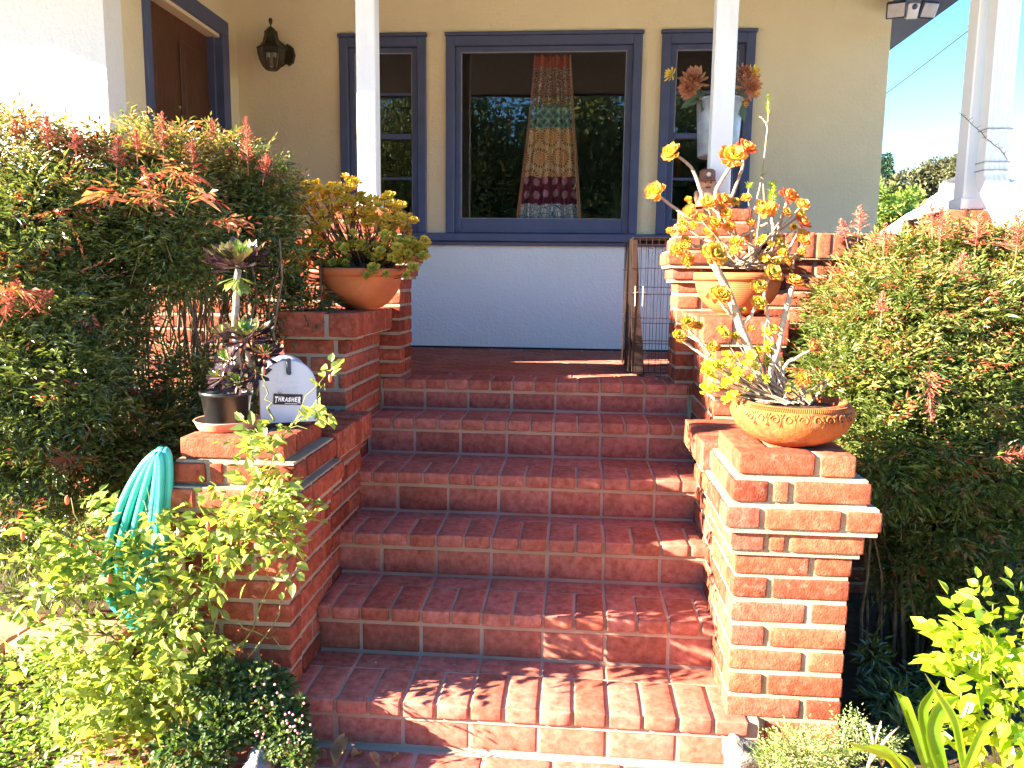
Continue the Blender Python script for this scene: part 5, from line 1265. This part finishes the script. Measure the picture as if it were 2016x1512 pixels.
aeon('orange_succulent', 'spreading orange and yellow rosette succulent growing from the ridged bowl by the right porch pier', at(1460, 520, Yu),
     [([(1450, 530, Yu), (1445, 470, Yu), (1425, 430, Yu), (1400, 405, Yu)], .011, .007), ([(1400, 430, Yu), (1380, 380, Yu), (1365, 330, Yu), (1335, 308, Yu)], .010, .006), ([(1420, 440, Yu), (1405, 380, Yu), (1440, 325, Yu)], .010, .007), ([(1400, 440, Yu), (1350, 425, Yu), (1310, 395, Yu), (1295, 385, Yu)], .008, .006),
      ([(1470, 530, Yu), (1520, 500, Yu), (1525, 450, Yu), (1517, 425, Yu)], .011, .008), ([(1520, 490, Yu), (1535, 440, Yu), (1548, 400, Yu)], .008, .006), ([(1540, 520, Yu), (1560, 480, Yu), (1573, 450, Yu)], .008, .005), ([(1440, 520, Yu), (1400, 480, Yu), (1350, 490, Yu), (1340, 498, Yu)], .008, .005),
      ([(1430, 480, Yu), (1480, 455, Yu), (1510, 440, Yu)], .008, .006), ([(1450, 520, Yu), (1400, 475, Yu-.02), (1385, 470, Yu)], .009, .006), ([(1500, 530, Yu), (1480, 480, Yu), (1450, 480, Yu)], .009, .006), ([(1560, 530, Yu), (1565, 500, Yu), (1585, 478, Yu)], .006, .005), ([(1420, 430, Yu), (1440, 390, Yu), (1462, 330, Yu+.03), (1466, 305, Yu+.03)], .008, .006)],
     [(1326, 304, Yu, .045, (-.6, -.6, .4), .4), (1441, 315, Yu-.02, .058, (0, -.8, .5), .45), (1467, 298, Yu+.03, .046, (.3, -.6, .7), .75), (1291, 380, Yu, .044, (-.4, -.8, .3), .5), (1393, 405, Yu-.02, .038, rr_(), .55), (1422, 400, Yu-.02, .040, rr_(), .6), (1360, 418, Yu, .034, rr_(), .4), (1515, 418, Yu-.02, .042, rr_(), .6), (1550, 392, Yu, .043, (.3, -.6, .6), .8), (1576, 442, Yu, .038, (.4, -.5, .7), .85),
      (1404, 444, Yu-.04, .036, rr_(), .5), (1448, 480, Yu-.05, .032, rr_(), .55), (1344, 492, Yu-.03, .034, rr_(), .45), (1330, 497, Yu-.03, .03, rr_(), .4), (1580, 478, Yu-.03, .030, rr_(), .6), (1446, 400, Yu, .022, rr_(), .3), (1468, 392, Yu, .022, rr_(), .4), (1380, 430, Yu, .024, rr_(), .3), (1365, 445, Yu, .022, rr_(), .3), (1345, 455, Yu-.02, .02, rr_(), .4), (1475, 440, Yu, .022, rr_(), .45),
      (1430, 425, Yu-.02, .03, rr_(), .45), (1335, 330, Yu+.02, .0, rr_(), .4), (1320, 458, Yu-.03, .022, rr_(), .4), (1390, 500, Yu-.03, .024, rr_(), .35), (1530, 470, Yu, .02, rr_(), .3), (1500, 510, Yu-.02, .024, rr_(), .3), (1540, 500, Yu-.05, .022, rr_(), .35), (1355, 395, Yu, .018, rr_(), .3)],
     [(rng.uniform(1390, 1580), rng.uniform(470, 530), Yu+rng.uniform(-.06, .06), rng.uniform(.010, .018)) for _ in range(34)], JADE, (1.65, -.3, .5), 0)
# needle leaved sprigs
sg = thing('needle_sprig', 'tall thin stemmed sprigs with lime needle leaves rising from the ridged bowl', 'succulent', (1.7, -.3, .5))
lf = MB(); br = MB()
def needles(px, y0, y1, rpx, n):
    for i in range(n):
        y = y0+(y1-y0)*i/n; c = at(px+rng.normal(0, 1.5), y, Yu); a = rng.uniform(0, 2*PI); D = A([math.cos(a), math.sin(a), .55])
        leaves(lf, c[None], D[None], A([[0, 0, 1.]]), rpx/457, rpx/457*.28, rng.rand(), .15, 'lance', .0)
for pts in ([(1480, 510, Yu), (1478, 440, Yu), (1498, 360, Yu), (1508, 300, Yu), (1512, 230, Yu), (1512, 195, Yu)], [(1478, 480, Yu), (1474, 400, Yu), (1474, 370, Yu)], [(1512, 250, Yu), (1502, 232, Yu), (1495, 230, Yu)], [(1505, 420, Yu), (1502, 340, Yu)], [(1522, 440, Yu), (1520, 360, Yu)]):
    br.tube(curve([at(*p) for p in pts], 12, .001), np.linspace(.0042, .0028, 12), 6)
needles(1512, 190, 226, 9, 40); needles(1501, 335, 350, 8, 22); needles(1474, 362, 372, 10, 22); needles(1520, 360, 405, 13, 90); needles(1455, 395, 410, 8, 14)
lf.build('needle_leaves', LIME, sg); br.build('stems', STEMW, sg, smooth=True)

# ------------------------------------------------------------------ bucket of flowers
Yb = .34
fbk = thing('flower_bucket', 'galvanised bucket of orange and yellow flowers hanging behind the right hand post', 'bucket', tuple(at(1412, 312, Yb)))
c = at(1412, 310, Yb); b = MB(); zz = c[2]; ct = at(1418, 196, Yb)[2]
b.lathe([(0, zz+.008), (.088, zz+.008), (.092, zz), (.096, zz+.004), (.104, zz+.15), (.110, ct-.012), (.114, ct-.01), (.114, ct), (.108, ct), (.104, ct-.03), (.0, ct-.03)], 48, (c[0], c[1], 0)); b.build('bucket_body', GALV, fbk, smooth=True)
b = MB(); b.tube([(c[0]+.112*math.cos(a), c[1], ct-.02+.10*math.sin(a)) for a in np.linspace(0, PI, 14)], .003, 6); b.tube([(c[0]+.0, c[1], ct+.08), (1.62, .175, ct+.11)], .003, 6); b.build('handle', DARKM, fbk)
def flower(name, px, py, Y, R, ax, mat, layers, wd, parent):
    mb = MB(); p = at(px, py, Y); ax = nrm(A(ax)*1.)
    rosette(mb, p, ax, R, layers, .0, 1., wd, 1.25, .1, .16, .18); mb.build(name, mat, parent)
for (px, py, R, ax) in ((1366, 163, .078, (-.2, -.9, .5)), (1358, 175, .06, (-.3, -.8, -.2)), (1462, 150, .06, (.2, -.7, .6)), (1470, 172, .075, (.5, -.8, -.1)), (1455, 200, .05, (.2, -.8, -.6))): flower('dahlia', px, py, Yb-.02, R, ax, FLOO, 64, .24, fbk)
for (px, py, R, ax) in ((1323, 148, .042, (-.8, -.5, .2)), (1482, 145, .045, (.5, -.6, .5)), (1486, 178, .03, (.7, -.6, .2)), (1460, 205, .025, (0, -.8, -.3))): flower('sunflower', px, py, Yb-.03, R, ax, FLOY, 26, .3, fbk)
mb = MB(); 
Q = [((1385, 195), (1335, 205), .14, .07), ((1450, 200), (1475, 245), .12, .05), ((1395, 190), (1375, 225), .1, .04), ((1440, 195), (1470, 225), .1, .04), ((1390, 185), (1350, 190), .1, .05), ((1450, 175), (1478, 195), .09, .04)]
DUSTY = m_leaf('dusty_leaf', [(0, (.12, .17, .09)), (1, (.2, .22, .12))], .2)
for p, q_, L_, w_ in Q:
    mb = MB(); leaves(mb, at(*p, Yb-.03)[None], (at(*q_, Yb-.08)-at(*p, Yb))[None], A([[0, -.6, .8]]), L_, w_, .2, .15, 'ovate', .2); mb.build('flower_leaf', DUSTY, fbk)
mb = MB()
for (px, py) in ((1366, 163), (1323, 148), (1462, 150), (1470, 172), (1482, 145)): mb.tube(curve([at(1412, 215, Yb), at((1412+px)/2, py+22, Yb-.02), at(px, py, Yb)], 8), .0028, 6)
mb.build('flower_stem', CANEG, fbk, smooth=True)

# figurine
fg = thing('figurine', 'small clay figurine in a brown cap standing on the right porch pier', 'figurine', tuple(at(1388, 408, .05)))
c = at(1390, 408, .05); z0 = .83; x0 = c[0]; y0 = .05
b = MB(); b.lathe([(0, 0), (.046, 0), (.052, .02), (.046, .055), (.034, .075), (.030, .08)], 24, (x0, y0, z0)); b.ball((x0, y0-.002, z0+.105), .036, sc=(1, 1, .95)); b.ball((x0, y0-.038, z0+.098), .010, sc=(1.1, 1, .8)); b.ball((x0-.048, y0-.015, z0+.045), .016, sc=(.8, 1, 1.7)); b.ball((x0+.048, y0-.015, z0+.045), .016, sc=(.8, 1, 1.7)); b.ball((x0-.034, y0, z0+.105), .010); b.ball((x0+.034, y0, z0+.105), .010)
b.build('body', m_simple('figurine_clay', (.52, .27, .15), .7, .3, .1), fg, smooth=True)
b = MB(); b.lathe([(.0, .170), (.028, .168), (.036, .160), (.037, .118), (.039, .114), (.0, .114)], 28, (x0, y0, z0)); b.prism([(x0-.036, y0-.02), (x0-.03, y0-.055), (x0, y0-.064), (x0+.03, y0-.055), (x0+.036, y0-.02)], 'z', z0+.113, z0+.118); b.build('cap', m_simple('cap_brown', (.20, .085, .05), .7), fg, fixn=True)
b = MB(); b.tube([(x0, y0-.036, z0+.142), (x0, y0-.040, z0+.142)], .010, 16); b.build('cap_badge', m_simple('badge_cream', (.6, .5, .38), .6), fg)
b = MB(); b.ball((x0-.013, y0-.034, z0+.108), .0042); b.ball((x0+.013, y0-.034, z0+.108), .0042); b.tube([(x0-.012, y0-.034, z0+.086), (x0, y0-.037, z0+.083), (x0+.012, y0-.034, z0+.086)], .0018, 5); b.build('face', NAVY, fg, smooth=True)

# dry vine on the corner post
mb = MB(); q = curve([at(*p) for p in ((1888, 222, -.02), (1915, 245, -.05), (1945, 275, -.08), (1975, 300, -.12), (2000, 345, -.14), (2040, 420, -.16))], 22, .002)
mb.tube(q, .0016, 5)
for i in range(1, 21):
    for s_ in (-1, 1): mb.tube([q[i], q[i]+A([s_*rng.uniform(.005, .018), -.005, rng.uniform(.0, .016)])], [.0012, .0006], 4)
mb.tube(curve([at(1975, 300, -.1), at(1990, 330, -.1), at(2030, 350, -.12)], 8), .0016, 5)
tag(mb.build('dry_vine', STEMB), 'thin dry thorny vine strung across the corner post and downspout', 'vine')

# ------------------------------------------------------------------ background
def tree(name, lab, rows, n, L, Wd, mat, trunk, shape='ovate', shell=.5, cat='tree', loc=None):
    bl = blobs_px(rows) if not isinstance(rows[0][0], np.ndarray) else rows
    t = thing(name, lab, cat, tuple(trunk[0]) if loc is None else loc); mb = MB(); P_, d, k = blob_points(bl, n, shell)
    leaves(mb, P_, nrm(d*.5+rng.normal(0, .6, (n, 3))), A([0, 0, 1.])+rng.normal(0, .6, (n, 3)), L*rng.uniform(.6, 1.3, n), Wd*rng.uniform(.7, 1.2, n), np.clip(.5+.25*rng.normal(size=n), 0, 1), .2, shape, .15)
    mb.build('crown', mat, t); b = MB(); m = 10; b.tube(curve(trunk, m), np.linspace(trunk_r(trunk), trunk_r(trunk)*.4, m), 8)
    for c, r in bl[:6]: b.tube(curve([A(trunk[-1])*.5+A(trunk[0])*.5, (A(trunk[-1])+c)/2, c], 6), np.linspace(trunk_r(trunk)*.45, .02, 6), 5)
    b.build('trunk', BARK, t, smooth=True); return t
def trunk_r(tr): return max(.04, np.linalg.norm(A(tr[-1])-A(tr[0]))*.035)
def gpt(px, Y, z=-1.): p = at(px, 500, Y); p[2] = z; return p
tree('sunlit_tree', 'yellow green leafy tree close behind the house corner', [(1740, 420, 24, 40, 35), (1775, 440, 24, 40, 30), (1790, 400, 25, 30, 30), (1810, 430, 24, 35, 25), (1760, 385, 26, 30, 22), (1720, 450, 24, 30, 20), (1840, 440, 24, 25, 15), (1700, 400, 24, 50, 50)], 3200, .19, .12, FARG, [gpt(1760, 24), at(1765, 440, 24)])
cn = thing('conifer', 'dark blue green conifer spire just right of the house corner', 'tree', tuple(gpt(1742, 34)))
mb = MB(); n = 9000; u = rng.rand(n)**.8; top = at(1746, 302, 34); zb = -1
zz = top[2]-(top[2]-zb)*u; rr = .06+1.7*u**1.3*(.6+.4*np.abs(np.sin(u*40))); a = rng.uniform(0, 2*PI, n)
C_ = np.stack([top[0]+rr*np.cos(a), 34+rr*np.sin(a), zz], 1); leaves(mb, C_, np.stack([np.cos(a), np.sin(a), -.3+rng.normal(0, .3, n)], 1), A([0, 0, 1.])+rng.normal(0, .5, (n, 3)), (.30*rng.uniform(.5, 1.2, n)), .10, rng.rand(n), .2, 'lance', .1)
mb.build('crown', CONI, cn); b = MB(); b.tube([(top[0], 34, -1), (top[0], 34, top[2]-.2)], [.18, .02], 8); b.build('trunk', BARK, cn)
tree('round_tree', 'broad olive brown tree behind the neighbouring roof', [(1790, 365, 42, 45, 30), (1840, 345, 42, 40, 32), (1870, 360, 42, 45, 40), (1800, 400, 42, 60, 30), (1880, 330, 42, 30, 20), (1850, 400, 42, 60, 30), (1910, 360, 26, 40, 40), (1750, 375, 26, 40, 25)], 11000, .24, .13, FARL, [gpt(1840, 42), at(1840, 380, 42)])
tree('tall_tree', 'feathery brownish tree top showing left of the corner post', [(1893, 318, 22, 20, 14), (1885, 335, 22, 25, 16), (1905, 340, 22, 30, 22), (1900, 365, 22, 30, 25)], 1500, .16, .08, FARL, [gpt(1895, 22), at(1895, 350, 22)])
# neighbour's house
nh = thing('neighbour_house', 'neighbouring house with pale roof slopes right of the porch', 'house', (18, 24, -1))
PALE = m_simple('pale_shingle', (.62, .58, .50), .9, .1, .12, 4, .5, .02, bscale=12); GREYW = m_simple('grey_siding', (.36, .38, .42), .8, .1, .06, 3)
def rp(px, py, Y): return at(px, py, Y*3.3)
b = MB(); a1, a2, a3 = rp(1720, 475, 7), rp(1862, 372, 7), rp(1990, 372, 7)
h1, h2, h3 = rp(1690, 486, 6.6), rp(1875, 486, 5.7), rp(1862, 368, 7.6)
b.add([h1, h2, h3, h1-A([0, 0, .25]), h2-A([0, 0, .25])], [[0, 1, 2], [0, 3, 4, 1]])
b.add([h1, h3, rp(1700, 486, 9)], [[0, 1, 2]])
c1, c2, c3 = rp(1955, 305, 8), rp(2120, 262, 8), rp(1960, 388, 6.2)
b.add([(c3[0]-.6, 20.5, c3[2]), (c3[0]+16, 20.5, c3[2]), (c2[0]+9, 31, c2[2]+1.2), (c1[0]+1.5, 26.4, c1[2]+.1)], A([[0, 1, 2, 3]])); b.add([(c3[0]-.6, 20.5, c3[2]-.35), (c3[0]+16, 20.5, c3[2]-.35), (c3[0]+16, 20.5, c3[2]), (c3[0]-.6, 20.5, c3[2])], A([[0, 1, 2, 3]]))
b.build('roof', PALE, nh)
b = MB(); d1, d2 = rp(1857, 360, 5.6), rp(1945, 425, 5.6); b.box(d1[0], d2[0]+1, 18.5, 18.7, -1, d1[2]); b.box(c3[0], c3[0]+16, 21, 30, -1, c3[2]-.1); b.box(h1[0]+.8, h2[0], 22, 27, -1, h1[2]-.15); b.build('wall', GREYW, nh)
b = MB()
for i in range(2): e0 = at(2000+i*45, 402, 20.9); b.box(e0[0], e0[0]+.5, 20.9, 20.98, e0[2]-1, e0[2]+.1)
b.build('window', GLASS, nh)
b = MB(); v0 = rp(1862, 358, 5.7); b.tube(curve([v0+A([-.06, 0, -.06]), v0+A([.25, 0, .0]), v0+A([.42, 0, .2]), v0+A([.38, 0, .45])], 10), .10, 10); b.build('roof_vent', m_simple('vent_dark', (.05, .05, .055), .7), nh, smooth=True)
# power lines
for i, (p0, p1, r_, lab) in enumerate((((1640, 262, 16), (2060, -60, 9), .013, 'lower and thicker of the two overhead power lines'), ((1640, 258, 16), (2060, -72, 9), .006, 'upper and thinner of the two overhead power lines'))):
    a_, b_ = at(*p0), at(*p1); u = np.linspace(0, 1, 24)[:, None]; q = a_*(1-u)+b_*u; q[:, 2] -= .10*4*(u*(1-u))[:, 0]*.25
    mb = MB(); mb.tube(q, r_, 6); tag(mb.build('power_line', m_simple('cable_black', (.03, .03, .035), .6)), lab, 'power line', 'overhead power lines')

# street trees behind the viewer, seen mirrored in the window panes
STREETL = m_leaf('street_tree_leaf', [(0, (.07, .09, .04)), (.5, (.17, .20, .08)), (1, (.34, .34, .16))], .2, .6)
for i, (x, y, h_, r) in enumerate(((-6.5, -13, 6.4, 2.8), (-2.6, -14.5, 7.4, 3.1), (1.4, -13.5, 6.8, 3.0), (5.0, -15, 7.6, 3.1), (9.2, -13.5, 6.4, 2.9), (.1, -15.5, 7.0, 2.9))):
    bl = [(A([x+rng.normal(0, r*.42), y+rng.normal(0, r*.3), h_-r*1.25+rng.uniform(-r*1.25, r*.7)]), A([1, 1, .8])*r*rng.uniform(.38, .6)) for _ in range(17)]
    tree('street_tree', ['broad street tree mirrored at the left of the windows', 'tall street tree mirrored in the left part of the large pane', 'street tree mirrored behind the curtain', 'tall street tree mirrored at the right of the large pane', 'street tree mirrored in the right hand window', 'dense street tree mirrored across the middle of the large pane'][i], bl, 16000, .17, .09, STREETL, [A([x, y, -1.]), A([x, y, h_-r*1.2])], 'lance', shell=.3, loc=(x, y, -1.))
# unseen pale concrete ground, added to bounce sunlight into the shaded porch
b = MB(); b.box(-30, 30, -9.5, -2.5, -1.1, -.972); o = b.build('bounce_ground', m_simple('concrete', (.62, .56, .46), .9, .1, .12, 2, .4, .004, bscale=60)); o['kind'] = 'structure'

mb = MB(); n = 44000; X = rng.uniform(-16, 20, n); P_ = np.stack([X, rng.uniform(-18.6, -17, n), rng.uniform(-1, 5.0, n)+.5*np.sin(X*1.3)], 1)
leaves(mb, P_, rdir(n), A([0, 0, 1.])+rng.normal(0, .6, (n, 3)), rng.uniform(.2, .45, n), .2, rng.rand(n)*.7, .2, 'ovate', .15)
mb.box(-16, 20, -18.2, -17.9, -1, 4.3)
tag(mb.build('street_hedge', STREETL), 'long dark hedge across the street mirrored in the lower window panes', 'hedge')
